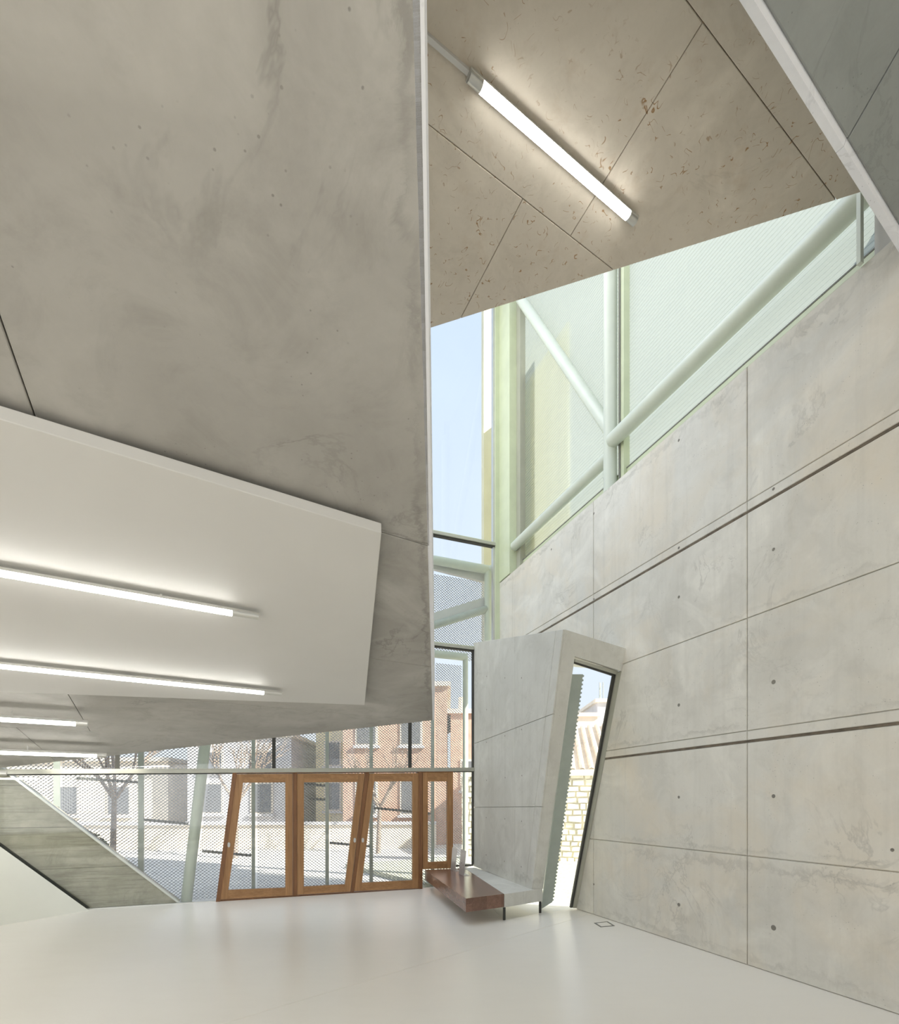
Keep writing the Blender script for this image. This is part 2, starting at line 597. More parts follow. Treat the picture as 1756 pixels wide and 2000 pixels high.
# ------------------------------------------------------------------ right wall, panel by panel
wr = sroot('wall_right', 'tall board-joined concrete wall with tie holes')
g = wt(1125.7, 1774)
k1 = wt(1213, 1311)
tz = [0.0, 1.07, 2.18, 3.40, 4.43, 5.87]
WT0 = wt(1159, 1600)[0]
tv = [-0.02, WT0 - 2.44, WT0, wt(1459, 1500)[0], wt(1459, 1500)[0] + 2.44, wt(1459, 1500)[0] + 4.88, 15.0]
def clip_keep(poly, p, q, inside):
    sn = (q - p).cross(WN)
    if sn.dot(inside) < 0:
        sn = -sn
    for c in cut(poly, p, q, WN):
        if ((sum(c, V((0, 0, 0))) / len(c)) - p).dot(sn) > 0:
            return c
    return None
pA, pB = W(g[0], g[1]), W(k1[0], k1[1])
pC = W(0, 4.45)
body = [W(15, 0, 0.022), W(g[0], 0, 0.022), W(k1[0], k1[1], 0.022), W(0, 4.45, 0.022), W(0, 5.86, 0.022), W(15, 5.86, 0.022)]
MB().prism(body, WN * 0.28).build('wall_core', 'concrete_wall', wr)
strip = 0.115
for r in range(5):
    z0, z1 = tz[r], tz[r + 1]
    rows = [(z0, z1, 'wall_panel')]
    if r in (2, 4):                                # a narrow cast strip above each deep groove
        rows = [(z0 + 0.022, z0 + strip, 'cast_strip'), (z0 + strip, z1, 'wall_panel')]
    for (a, b, nm) in rows:
        for c in range(6):
            t0, t1 = tv[c], tv[c + 1]
            po = [W(t0, a), W(t1, a), W(t1, b), W(t0, b)]
            if b <= 3.45:
                po = clip_keep(po, pA, pB, WD)
            elif r >= 3 and a < 4.6:
                po = clip_keep(po, pB, pC, UP)
            if po:
                slab_panel(po, -WN, 0.009 if nm == 'wall_panel' else 0.006, 0.021, 0.005).build(nm, 'concrete_wall', wr)
for (x, y, r_) in ((1326, 860, .013), (1326, 1070, .013), (1326, 1166, .014), (1326, 1377, .016), (1326, 1557, .014), (1326, 1767, .018), (1511, 1073, .013), (1511, 955, .012),
                   (1511, 1332, .018), (1511, 1555, .016), (1511, 1812, .022), (1160, 1003, .014), (1077, 1073, .014), (1160, 1170, .012), (1077, 1222, .012), (1160, 1727, .013), (1743, 1660, .012)):
    tie_hole(wpx(x, y), -WN, r_, wr)
for z0 in (2.18, 4.43):  # dark brown filler strip puts the groove's shade into colour, along with dirt
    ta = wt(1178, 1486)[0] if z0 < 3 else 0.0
    MB().prism([W(ta, z0 + .002, .009), W(15, z0 + .002, .009), W(15, z0 + .023, .009), W(ta, z0 + .023, .009)], WN * 0.012).build('groove', 'groove_shade_dirt', wr)
# upper part of the wall behind the sloping beam
MB().prism([W(6.75, 5.88, 0.0), W(15, 5.88, 0.0), W(15, 8.2, 0.0), W(6.75, 8.2, 0.0)], WN * 0.3).build('wall_panel', 'concrete_wall', wr)

# ------------------------------------------------------------------ low sloping slab on the left
low_c = sroot('ceiling', 'low sloping concrete soffit with a long free edge')
B_ = low(0, 1500)
d_ab = (B_ - LA)
d_ab.z = 0
d_ab.normalize()
# far edge runs from LA to the glazing, then along it
def line_x(p, d, q, f):
    den = d.x * f.y - d.y * f.x
    s = ((q.x - p.x) * f.y - (q.y - p.y) * f.x) / den
    return V((p.x + d.x * s, p.y + d.y * s, 0))
fx = line_x(LA, d_ab, F(0, 0, -0.06), FD)
flft = F(UL, 0, -0.06)
lowpoly = [LA, LE0, lowv(-9.0, -4.0), lowv(flft.x, flft.y), lowv(fx.x, fx.y)]
VPX, VPY = 2520, 1555
def to_vp(x, y, t):
    return low(x + (VPX - x) * t, y + (VPY - y) * t)
J = [(low(745, 1040), low(100, 1040 - 645 * 0.295)), (low(845, 1303), low(690, 1281)), (low(845, 1410), low(319, 1362)), (low(507, 1444), low(32, 1421))]
polys = [lowpoly]
for p, q in J:
    polys = cut_all(polys, p, q, SN)
def between(y0, y1):
    def f(c):
        r = c - EYE
        if r.y < 0.05:
            return y0 < 0
        yy = HY - FPX * r.z / r.y
        return True
    return f
def side(p, q, c):
    return (c - p).dot((q - p).cross(SN))
s0 = side(*J[0], low(400, 500))
s2 = side(*J[2], low(100, 1420))
s3 = side(*J[3], low(50, 1470))
polys = cut_all(polys, low(0, 620), low(65, 805), SN, lambda c: side(*J[0], c) * s0 > 0)
polys = cut_all(polys, low(131, 1353), low(176, 1428), SN, lambda c: side(*J[2], c) * s2 > 0 and side(*J[3], c) * s3 < 0)
polys = cut_all(polys, low(32, 1421), low(95, 1475), SN, lambda c: side(*J[3], c) * s3 > 0)
for po in polys:
    slab_panel(po, SN, 0.005, 0.02, 0.003).build('soffit_panel', 'concrete_soffit', low_c)
core = [q + UP * 0.021 for q in shrink(lowpoly, SN, 0.004)]
MB().prism(core, (0, 0, 0.36)).build('slab_core', 'concrete_soffit', low_c)
# pale cast arris along the free edge
en = -edn
eA, e0_ = 0.030, -0.020
MB().hexa([LA + en * 0.0, LA + en * eA * .8, LA + en * eA + UP * 0.38, LA + UP * 0.38],
          [LE0 + en * (e0_ - .02), LE0 + en * e0_ * .8, LE0 + en * e0_ + UP * 0.38, LE0 + en * (e0_ - .02) + UP * 0.38]).build('slab_edge', 'concrete_edge', low_c)

# ------------------------------------------------------------------ high sloping slab
hi_c = sroot('ceiling.001', 'high sloping concrete ceiling with rusty wood flecks')
h1, h2 = high(845, 640), high(1685, 375)
dh = h2 - h1
dh.z = 0
dh.normalize()
hl = line_x(h1, dh, V((-9.0, 0, 0)), V((0, 1, 0)))
hr = line_x(h1, dh, W(0, 0, 0.1), WD)
wn_ = W(15, 0, 0.1)
highpoly = [highv(hl.x, hl.y), highv(hr.x, hr.y), highv(wn_.x, wn_.y), highv(-9.0, wn_.y)]
JH = [(high(845, 250), high(1205, 533)), (high(1340, 0), high(1640, 400))]
hp = [highpoly]
for p, q in JH:
    hp = cut_all(hp, p, q, SN)
a0 = side(*JH[0], high(900, 550))
b0 = side(*JH[1], high(1500, 50))
hp = cut_all(hp, high(1018.9, 393), high(901.9, 617.5), SN, lambda c: side(*JH[0], c) * a0 > 0)
hp = cut_all(hp, high(1374, 42), high(1114.7, 460), SN, lambda c: side(*JH[0], c) * a0 < 0 and side(*JH[1], c) * b0 < 0)
for po in hp:
    slab_panel(po, SN, 0.005, 0.02, 0.003).build('ceiling_panel', 'concrete_ceiling', hi_c)
MB().prism([q + UP * 0.021 for q in shrink(highpoly, SN, 0.003)], (0, 0, 0.35)).build('slab_core', 'concrete_ceiling', hi_c)

# ------------------------------------------------------------------ leaning dark beam at the upper right
bm_c = sroot('ceiling.002', 'dark leaning concrete downstand with a pale lower edge')
ED = V((0.838, 0.546, 0)).normalized()
EN = V((0.546, -0.838, 0)).normalized()            # towards the camera side
zb = 5.575
def bpx(x, y):
    return hit(x, y, V((0, 0, zb)), UP)
f0 = bpx(1633, 299)
n0 = f0 + EN * 0.040
jx = 0.02
LEAN = (EN * 0.707 + UP * 0.707)
ends = [(-5.2, 0.0), (0.0, 3.0)]
fn = (EN * 0.707 - UP * 0.707).normalized()
for a, b in ends:
    P0, P1 = n0 + ED * a, n0 + ED * b
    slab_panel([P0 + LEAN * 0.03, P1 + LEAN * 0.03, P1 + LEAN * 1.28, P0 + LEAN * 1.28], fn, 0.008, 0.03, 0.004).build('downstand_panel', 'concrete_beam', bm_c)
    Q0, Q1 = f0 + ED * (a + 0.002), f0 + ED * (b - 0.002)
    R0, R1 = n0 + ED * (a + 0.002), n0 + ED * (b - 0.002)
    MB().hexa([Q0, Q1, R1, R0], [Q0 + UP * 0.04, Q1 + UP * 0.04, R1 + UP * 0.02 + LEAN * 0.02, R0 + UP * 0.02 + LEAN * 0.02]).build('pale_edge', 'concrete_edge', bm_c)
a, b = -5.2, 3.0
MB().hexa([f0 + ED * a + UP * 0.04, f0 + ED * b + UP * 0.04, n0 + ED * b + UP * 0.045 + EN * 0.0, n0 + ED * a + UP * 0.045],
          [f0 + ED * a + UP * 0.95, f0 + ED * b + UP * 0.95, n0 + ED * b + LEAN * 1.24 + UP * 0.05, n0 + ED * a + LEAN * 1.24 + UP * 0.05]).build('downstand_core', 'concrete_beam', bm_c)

# ------------------------------------------------------------------ bay that folds into the room beside the front
bay = sroot('wall_bay', 'leaning concrete bay with slanted edge and tall window')
P4 = V((0.462, 9.976, 0.354))
P3 = V((1.18, 7.396, 0.354))
F1D = (P3 - P4).normalized()
F1N = F1D.cross(UP).normalized()
if F1N.x > 0:
    F1N = -F1N                                    # into the room (left)
def bay1(x, y):
    return hit(x, y, P4, F1N)
P1 = bay1(925, 1255)
P2 = bay1(1100, 1229)
P3 = bay1(1038.5, 1738)
P4 = bay1(925, 1692)
face = [P1, P4, P3, P2]
pol = [face]
ja = (bay1(1085.4, 1234), bay1(1026.5, 1727))
pol = cut_all(pol, ja[0], ja[1], F1N)
sa = side(ja[0], ja[1], bay1(950, 1500))
def left_part(c):
    return (c - ja[0]).dot((ja[1] - ja[0]).cross(F1N)) * ((bay1(950, 1500) - ja[0]).dot((ja[1] - ja[0]).cross(F1N))) > 0
pol = cut_all(pol, bay1(925.7, 1452.7), bay1(1077.7, 1395), F1N)
pol = cut_all(pol, bay1(925.7, 1576.7), bay1(1056, 1575.7), F1N)
pol = cut_all(pol, bay1(1005.7, 1333), bay1(1005.7, 1715), F1N, left_part)
for po in pol:
    slab_panel(po, F1N, 0.007, 0.02, 0.003).build('bay_panel', 'concrete_bay', bay)
for (x, y) in ((550, 390), (665, 400), (770, 400), (550, 600), (550, 805), (665, 765), (770, 725), (550, 1045), (667, 1028), (772, 1015), (548, 1280), (665, 1288), (770, 1303), (547, 1515), (662, 1555), (768, 1590)):
    tie_hole(bay1(780 + x / 3.225, 1200 + y / 3.225), F1N, 0.011, bay)
# the end face leans: plane through the slanted edge and the wall
Wb = wpx(1125.7, 1774)
F2N = (P2 - P3).cross(Wb - P3).normalized()
if F2N.y > 0:
    F2N = -F2N
def bay2(x, y):
    return hit(x, y, P3, F2N)
iT, iB = bay2(1122.6, 1282), bay2(1060.6, 1736)
ob_, ib_ = P3, iB
ob_t = P2
# wall leaf of the bay: front quad between outer and inner slanted edges, running back to the glazed front
far = -F1D * 0
back_o = [P4 - F1N * 0.021, P1 - F1N * 0.021]
th = -F1N * 0.30
MB().hexa([P2 - F1N * 0.021, P3 - F1N * 0.021, iB, iT], [P1 - F1N * 0.021, P4 - F1N * 0.021, P4 + th, P1 + th]).build('bay_leaf', 'concrete_bay', bay)
# roof of the bay
tr = wpx(1222.5, 1267) + WN * 0.018
br = wpx(1213, 1310.5) + WN * 0.018
tf = W(0.12, 4.72, 0.018)
MB().hexa([P2 - F1N * 0.021 + F2N * 0.001, tr, br, iT + F2N * 0.001], [P1 - F1N * 0.021, tf, tf - UP * 0.3, P1 - F1N * 0.021 - UP * 0.3]).build('bay_roof', 'concrete_bay', bay)
# concrete ledge along the foot
la, lb = V((0.742, 7.03, 0)), V((0.285, 9.80, 0))
lc, ld = V((0.49, 9.87, 0)), V((1.342, 7.48, 0))
zt, zb2 = 0.354, 0.170
def lz(q, z):
    return V((q.x, q.y, z))
MB().hexa([lz(la, zb2), lz(ld, zb2), lz(lc, zb2), lz(lb, zb2)], [lz(la, zt - 0.002), lz(ld, zt - 0.002), lz(lc, zt - 0.002), lz(lb, zt - 0.002)]).build('bay_ledge', 'concrete_bay', bay, bevel=0.006)

# window in the end of the bay
win2 = sroot('window_2', 'tall slanted bay window down to the floor')
rT, rB = bay2(1204.8, 1314), bay2(1119.5, 1773.6)
wT, wB = wpx(1213.5, 1310) + WN * .03, wpx(1126.5, 1774) + WN * .03
off = -F2N * 0.05
MB().hexa([rT, wT, wB, rB], [rT + off, wT + off, wB + off, rB + off]).build('window_frame', 'frame_steel', win2)
dT, dB = bay2(1199.5, 1317), bay2(1115.5, 1774)
MB().hexa([dT + off * 0.3, rT + off * 0.3, rB + off * 0.3, dB + off * 0.3], [dT + off, rT + off, rB + off, dB + off]).build('seal', 'dark_joint', win2)
a1, a2 = bay2(1123.5, 1287), bay2(1212, 1312)
b1, b2 = bay2(1123, 1292.5), bay2(1205, 1318)
MB().hexa([a1, a2, b2, b1], [a1 + off, a2 + off, b2 + off, b1 + off]).build('window_frame', 'frame_steel', win2)
c1, c2 = bay2(1123, 1296), bay2(1203, 1322)
MB().hexa([b1 + off * .3, b2 + off * .3, c2 + off * .3, c1 + off * .3], [b1 + off, b2 + off, c2 + off, c1 + off]).build('seal', 'dark_joint', win2)
gl0 = off * 0.9
q1, q2, q3 = bay2(1122, 1290) + gl0, bay2(1203, 1316) + gl0, bay2(1117, 1774) + gl0
q4 = bay2(1061, 1765) + gl0
q4b = gpx(1056, 1783) + gl0 * 0.2
q3b = gpx(1118, 1775.5)
MB().hexa([q1, q2, q3b, q4b], [q + off * 0.2 for q in (q1, q2, q3b, q4b)]).build('glass_pane', 'glass', win2)
# glass foot below the ledge with two dark joints
ga, gb = gpx(985, 1797), gpx(1055, 1783)
gd = (gb - ga).normalized()
gn = V((gd.y, -gd.x, 0))
gcx = V((0.36, 9.78, 0))
lv = lambda q, z: V((q.x, q.y, z))
for (p, q) in ((ga, gb), (gcx, ga)):
    dd = (q - p).normalized()
    nn = V((dd.y, -dd.x, 0)) * 0.012
    MB().hexa([lv(p, 0), lv(q, 0), lv(q, zb2), lv(p, zb2)], [lv(p, 0) - nn, lv(q, 0) - nn, lv(q, zb2) - nn, lv(p, zb2) - nn]).build('glass_pane', 'glass', win2)
for p in (ga, gb):
    MB().bar(lv(p, 0.0), lv(p, zb2), 0.032, 0.02, gn).build('seal', 'dark_joint', win2)
# grey edge of the outside cladding seen behind the glass
cl = [bay2(1118, 1317), bay2(1139, 1317), bay2(1079, 1762), bay2(1058, 1775)]
back = -F2N * 0.22
cl = [q + (q - EYE).normalized() * 0.22 for q in cl]
m = MB().prism(cl, -F2N * 0.03)
steps = 60
for i in range(steps):
    p = cl[1].lerp(cl[2], (i + 0.2) / steps)
    q = cl[1].lerp(cl[2], (i + 0.65) / steps)
    o_ = (cl[1] - cl[0]).normalized() * 0.018
    m.prism([p, p + o_, q + o_, q], -F2N * 0.02)
m.build('cladding_edge', 'grey_steel', bay)

# ------------------------------------------------------------------ glazed front
win1 = sroot('window_1', 'glazed front wall with slim steel transoms')
tu = [fu(x, y) for x, y in ((-250, 1510.5), (925, 1504))]
def trz(u):                                       # height of the low transom along the front
    (ua, za), (ub, zb_) = tu
    return za + (zb_ - za) * (u - ua) / (ub - ua)
def fbar(u0, z0, u1, z1, h, d0, d1, name, mat, parent=win1):
    return MB().hexa([F(u0, z0 - h / 2, d0), F(u1, z1 - h / 2, d0), F(u1, z1 + h / 2, d0), F(u0, z0 + h / 2, d0)],
                     [F(u0, z0 - h / 2, d1), F(u1, z1 - h / 2, d1), F(u1, z1 + h / 2, d1), F(u0, z0 + h / 2, d1)]).build(name, mat, parent)
uF = fu(924, 1500)[0]
fbar(UL, trz(UL), uF, trz(uF), 0.05, -0.06, 0.06, 'transom', 'frame_steel')
fbar(UL, trz(UL) - 0.032, uF, trz(uF) - 0.032, 0.014, -0.03, 0.06, 'seal', 'dark_joint')
fbar(UL, trz(UL) + 0.035, uF, trz(uF) + 0.035, 0.02, -0.045, 0.05, 'transom_cap', 'frame_steel')
for zz, u_end in ((fu(925, 1268)[1], uF), (fu(975, 1067)[1], 0.1)):
    fbar(UL, zz, u_end, zz, 0.05, -0.06, 0.05, 'transom', 'frame_steel')
    fbar(UL, zz - 0.034, u_end, zz - 0.034, 0.02, -0.03, 0.05, 'seal', 'dark_joint')
    fbar(UL, zz + 0.034, u_end, zz + 0.034, 0.018, -0.045, 0.05, 'transom_cap', 'green_steel')
zT1, zT2 = fu(925, 1268)[1], fu(975, 1067)[1]
ZTOP = 11.6
jx_ = [fu(x, 1480)[0] for x in (229, 535, 801)]
edges_u = [UL] + jx_ + [uF]
for i in range(4):
    a, b = edges_u[i], edges_u[i + 1]
    MB().hexa([F(a, trz(a) + .02, 0), F(b, trz(b) + .02, 0), F(b, zT1, 0), F(a, zT1, 0)], [F(a, trz(a) + .02, .02), F(b, trz(b) + .02, .02), F(b, zT1, .02), F(a, zT1, .02)]).build('glass_pane', 'glass', win1)
edges_u[-1] = 0.1
for i in range(4):
    a, b = edges_u[i], edges_u[i + 1]
    for (za, zb_) in ((zT1, zT2), (zT2, ZTOP)):
        MB().prism([F(a, za), F(b, za), F(b, zb_), F(a, zb_)], FN * 0.02).build('glass_pane', 'glass', win1)
for i, u in enumerate(jx_):
    MB().prism([F(u - .028, trz(u) + .03, -.012), F(u + .028, trz(u) + .03, -.012), F(u + .028, zT1 - .03, -.012), F(u - .028, zT1 - .03, -.012)], FN * 0.045).build('seal', 'dark_joint', win1)
# lower panes left of the doors, right of the doors
def pane(pts, parent=win1):
    MB().prism([F(u, z) for u, z in pts], FN * 0.02).build('glass_pane', 'glass', parent)
dl_t, dl_b = fu(454, 1509), fu(421, 1762)
pane([(UL, 0.0), (dl_b[0], 0.0), (dl_t[0], trz(dl_t[0]) - .03), (UL, trz(UL) - .03)])
dr = fu(886.5, 1600)[0]
pane([(dr, 0.40), (uF, 0.40), (uF, trz(uF) - .03), (dr, trz(dr) - .03)])
dm = fu(825, 1700)[0]
pane([(dm, 0.0), (uF, 0.0), (uF, 0.30), (dm, 0.30)])
# foot rail
MB().prism([F(UL, 0.0, -.01), F(dl_b[0], 0.0, -.01), F(dl_b[0], 0.012, -.01), F(UL, 0.012, -.01)], FN * 0.06).build('foot_rail', 'aluminium', win1)
fbar(dr, 0.385, uF, 0.385, 0.03, -.02, .04, 'foot_rail', 'dark_joint')
fbar(uF + 0.025, 0, uF + 0.025, 0, 0.01, 0, 0.01, 'seal', 'dark_joint')
MB().prism([F(uF, .40, -.03), F(uF + .02, .40, -.03), F(uF + .02, zT1, -.03), F(uF, zT1, -.03)], FN * 0.06).build('seal', 'dark_joint', win1)
# corner post
MB().prism([F(-0.02, 4.5, -.04), F(0.10, 4.5, -.04), F(0.10, ZTOP, -.04), F(-0.02, ZTOP, -.04)], FN * 0.14).build('corner_post', 'green_steel', win1, bevel=0.006)
MB().prism([F(0.10, 4.5, -.02), F(0.135, 4.5, -.02), F(0.135, ZTOP, -.02), F(0.10, ZTOP, -.02)], FN * 0.08).build('mullion_rib', 'aluminium', win1)
MB().prism([W(0.0, 5.88, -0.01), W(0.46, 5.88, -.01), W(0.46, ZTOP, -.01), W(0.0, ZTOP, -.01)], WN * 0.16).build('corner_post', 'green_steel', win1, bevel=0.006)

# ------------------------------------------------------------------ oak doors
def ln(a, b, c, d):
    (x1, y1), (x2, y2), (x3, y3), (x4, y4) = a, b, c, d
    den = (x1 - x2) * (y3 - y4) - (y1 - y2) * (x3 - x4)
    k = ((x1 - x3) * (y3 - y4) - (y1 - y3) * (x3 - x4)) / den
    return (x1 + k * (x2 - x1), y1 + k * (y2 - y1))
def fpoly(pts, d0, d1, name, mat, parent, bevel=0.003):
    return MB().prism([F(u, z, d0) for u, z in pts], FN * (d1 - d0)).build(name, mat, parent, bevel=bevel)
def leaf(idx, label, outer, inner, handle=None, d0=-0.045):
    o = [fu(*q, d0) for q in outer]
    i = [fu(*q, d0) for q in inner]
    c = F((o[0][0] + o[1][0]) / 2, 0)
    r = sroot('door_%d' % idx, label, c)
    d1 = d0 + 0.06
    tl, bl = ln(o[0], o[1], i[0], i[3]), ln(o[3], o[2], i[0], i[3])
    t_r, b_r = ln(o[0], o[1], i[1], i[2]), ln(o[3], o[2], i[1], i[2])
    fpoly([o[0], tl, bl, o[3]], d0, d1, 'stile', 'wood_v', r)
    fpoly([t_r, o[1], o[2], b_r], d0, d1, 'stile', 'wood_v', r)
    fpoly([tl, t_r, i[1], i[0]], d0 + .001, d1 - .001, 'rail', 'wood_h', r)
    fpoly([i[3], i[2], b_r, bl], d0 + .001, d1 - .001, 'rail', 'wood_h', r)
    fpoly(i, d0 + .025, d0 + .04, 'glass_pane', 'glass', r, bevel=0)
    if handle:
        p = fpx(*handle, d0)
        m_ = MB()
        k = 16
        ring = []
        for a in range(k):
            g_ = 2 * math.pi * a / k
            ring.append(p + FD * 0.020 * math.cos(g_) + UP * (0.026 * math.sin(g_) + (0.014 if math.sin(g_) > 0 else -0.014)))
        m_.prism([q - FN * 0.012 for q in ring], FN * 0.012)
        m_.build('lock_plate', 'white_paint', r, smooth=True)
        mm = MB().tube(p - FN * 0.012, p - FN * 0.018, 0.008, 12)
        mm.build('lock_barrel', 'aluminium', r)
    return r
leaf(1, 'oak glazed door at the left end, slanted left stile', [(461.6, 1512), (571.6, 1511), (571.6, 1749), (428.9, 1757)], [(474.8, 1528.6), (557.4, 1528), (557.4, 1734), (446, 1738.4)], (447, 1650))
leaf(2, 'oak glazed door with slanted right stile, second from left', [(580.5, 1511), (713, 1510.5), (684.5, 1741.7), (580.5, 1748)], [(593.7, 1528), (698.7, 1527.3), (674, 1727.5), (593.7, 1731.8)], (692.8, 1641))
leaf(3, 'oak glazed door with slanted left stile, third from left', [(721.9, 1510.5), (817.6, 1509.8), (817.6, 1735), (692, 1740.7)], [(731, 1526.3), (806, 1526), (806, 1719.5), (707, 1724.5)], (708.6, 1641))
leaf(4, 'narrow oak side light above the bench end', [(826, 1508.5), (885, 1508), (885, 1696), (826, 1698)], [(836, 1526.3), (873.8, 1526), (873.8, 1682), (836, 1684)])
fr = sroot('trim_1', 'dark oak door frame', F(fu(640, 1600)[0], 0))
def fpost(pts, d0=-0.03, d1=0.08):
    fpoly([fu(*q, d0) for q in pts], d0, d1, 'jamb', 'wood_dark', fr, 0.002)
fpost([(454.5, 1508), (462.6, 1508), (429.9, 1761), (421.5, 1762)], -0.055, 0.07)
fpost([(572.2, 1509), (580, 1509), (580, 1751), (572.2, 1751.5)])
fpost([(713.6, 1509), (721.3, 1509), (691.5, 1742), (685, 1742.5)])
fpost([(818, 1508), (825.4, 1508), (825.4, 1736), (818, 1736.5)], -0.055, 0.07)
fpost([(454.5, 1507.5), (886, 1506), (886, 1508), (454.5, 1510.5)], -0.05, 0.06)
fpost([(429, 1757.5), (818, 1735.5), (818, 1737.5), (428.6, 1760.5)], -0.03, 0.07)

# ------------------------------------------------------------------ bench, bookends, floor box
bp = [V((0.211, 6.69, 0)), V((0.738, 7.032, 0)), V((0.281, 9.76, 0)), V((-0.452, 9.52, 0))]
bc = sum(bp, V((0, 0, 0))) / 4
bench = thing('bench', (bc.x, bc.y, 0.176), 'thick dark oak slab bench fixed along the concrete ledge', 'bench')
MB().hexa([lz(q, 0.176) for q in bp], [lz(q, 0.354) for q in bp]).build('seat_slab', 'wood_bench', bench, bevel=0.004)
def bookend(p, q, h, lean, label):
    p, q = V(p), V(q)
    o = thing('bookend', ((p.x + q.x) / 2, (p.y + q.y) / 2, 0.354), label, 'bookend', 'bookends on the bench')
    n = (q - p).cross(UP).normalized()
    if n.x < 0:
        n = -n
    t = n * 0.004
    tp, tq = p + UP * h + n * lean, q + UP * h + n * lean
    MB().hexa([p, q, tq, tp], [p + t, q + t, tq + t, tp + t]).build('upright_plate', 'bookend_metal', o, bevel=0.001)
    a, b = p.lerp(q, 0.05), p.lerp(q, 0.95)
    MB().hexa([a, b, b + n * 0.11, a + n * 0.11], [a + UP * .004, b + UP * .004, b + n * 0.11 + UP * .004, a + n * 0.11 + UP * .004]).build('foot_plate', 'bookend_metal', o)
    for k in (0.3, 0.62):
        c = p.lerp(q, k) + UP * h * (0.35 + 0.2 * k)
        MB().tube(c - n * 0.003 + n * lean * .4, c + n * 0.006 + n * lean * .4, 0.008, 10).build('rivet', 'dark_bar', o)
bookend((0.103, 9.27, .354), (0.020, 9.55, .354), 0.41, 0.035, 'grey metal bookend on the bench, the one nearer the doors')
bookend((0.240, 8.72, .354), (0.158, 9.02, .354), 0.42, 0.04, 'grey metal bookend on the bench, the one nearer the room')
fb = [gpx(*q) for q in ((1160, 1803), (1187, 1800), (1201, 1808.5), (1173, 1811))]
fbc = sum(fb, V((0, 0, 0))) / 4
box_ = thing('floor_box', fbc, 'square steel floor outlet lid set in the white floor', 'floor box')
inn = shrink(fb, UP, 0.022)
up1 = UP * 0.004
rim = MB()
for i in range(4):
    j_ = (i + 1) % 4
    rim.hexa([fb[i], fb[j_], inn[j_], inn[i]], [fb[i] + up1, fb[j_] + up1, inn[j_] + up1, inn[i] + up1])
rim.build('rim', 'dark_bar', box_)
MB().prism(shrink(fb, UP, 0.026), UP * 0.003).build('lid', 'floor', box_)

# ------------------------------------------------------------------ suspended white panel with line lights
pp = thing('ceiling_board', low(300, 1150), 'large white suspended ceiling board under the low concrete soffit', 'ceiling board')
GAP, THK = 0.035, 0.05
def hang(x, y, drop):
    q = hit(x, y, LP - UP * drop, SN)
    return q
lower = GAP + THK
wp = [hang(745, 1041, lower), hang(712, 1377, lower), hang(-900, 1350 - 900 * 0.038 + 4, lower), hang(-900, 826 - 900 * 0.306, lower)]
MB().prism(wp, UP * THK).build('board', 'white_paint', pp, bevel=0.004)
for a, b in ((0.15, 0.2), (0.6, 0.2), (0.2, 0.8), (0.6, 0.8)):
    q = wp[0].lerp(wp[1], b).lerp(wp[3].lerp(wp[2], b), a) + UP * THK
    MB().tube(q, q + UP * GAP, 0.02, 10).build('spacer', 'aluminium', pp)

def line_light(pt, e0, e1, dropp, label, group, wid=0.05, dep=0.042, cap1=0.16, cap0=0.0, conduit=None, clips=2):
    """housing, glowing half-round cover and end caps of one line light, hung under a sloping slab"""
    a, b = pt(*e0), pt(*e1)
    d = (b - a).normalized()
    n = SN
    s = d.cross(n).normalized()
    A, B = a + n * dropp, b + n * dropp
    o = thing('line_light', (A + B) / 2, label, 'lamp', group)
    def sect(c, prof):
        return [c + s * x + n * y for x, y in prof]
    hp_ = [(-wid * .5, 0), (wid * .5, 0), (wid * .5, dep * .45), (-wid * .5, dep * .45)]
    MB().hexa(sect(A, hp_), sect(B, hp_)).build('housing', 'aluminium', o, bevel=0.003)
    arc = [(-wid * .46, dep * .45)] + [(-wid * .46 * math.cos(g), dep * .45 + dep * .55 * math.sin(g)) for g in [math.pi * i / 10 for i in range(1, 10)]] + [(wid * .46, dep * .45)]
    def ext(c0, c1, nm, mat):
        p0, p1 = sect(c0, arc), sect(c1, arc)
        k = len(arc)
        m_ = MB().add(p0 + p1, [tuple(range(k)), tuple(range(k, 2 * k))[::-1]] + [(i, (i + 1) % k, k + (i + 1) % k, k + i) for i in range(k)])
        m_.build(nm, mat, o, smooth=True)
    ext(A + d * cap0, B - d * cap1, 'diffuser', 'lamp')
    ext(B - d * cap1 + d * .002, B - d * .004, 'end_cap', 'aluminium')
    if cap0 > 0.02:
        ext(A + d * .004, A + d * (cap0 - .002), 'end_cap', 'aluminium')
    for i in range(clips):
        c = A.lerp(B, (i + 0.5) / clips)
        MB().bar(c - n * (dropp + .0), c + n * 0.004, 0.03, 0.012, d).build('mounting_clip', 'aluminium', o)
    if conduit:
        p, q = pt(*conduit), A - n * 0.0 + n * 0.012
        MB().bar(p + n * 0.014, a + n * 0.014, 0.026, 0.026, n).build('cable_duct', 'white_paint', o)
    return o
on_board = lambda x, y: hit(x, y, LP - UP * (lower + 0.012), SN)
on_low = lambda x, y: hit(x, y, LP - UP * 0.06, SN)
def vpl(x, y, xe):                                # start point off to the left on the same line
    return (xe, y + (xe - x) * (VPY - y) / (VPX - x))
line_light(on_board, vpl(505, 1196, -560), (505, 1196), 0.012, 'line light on the white board, the longer one nearer the room', 'line lights')
line_light(on_board, vpl(550, 1349, -560), (550, 1349), 0.012, 'line light on the white board, near its lower edge', 'line lights')
line_light(on_low, vpl(172, 1398, -560), (172, 1398), 0.05, 'line light on bare concrete soffit just beyond the white board', 'line lights', cap1=0.10, dep=.06)
line_light(on_low, vpl(208, 1463, -560), (208, 1463), 0.05, 'line light on bare concrete soffit, second beyond the white board', 'line lights', cap1=0.10, dep=.06)
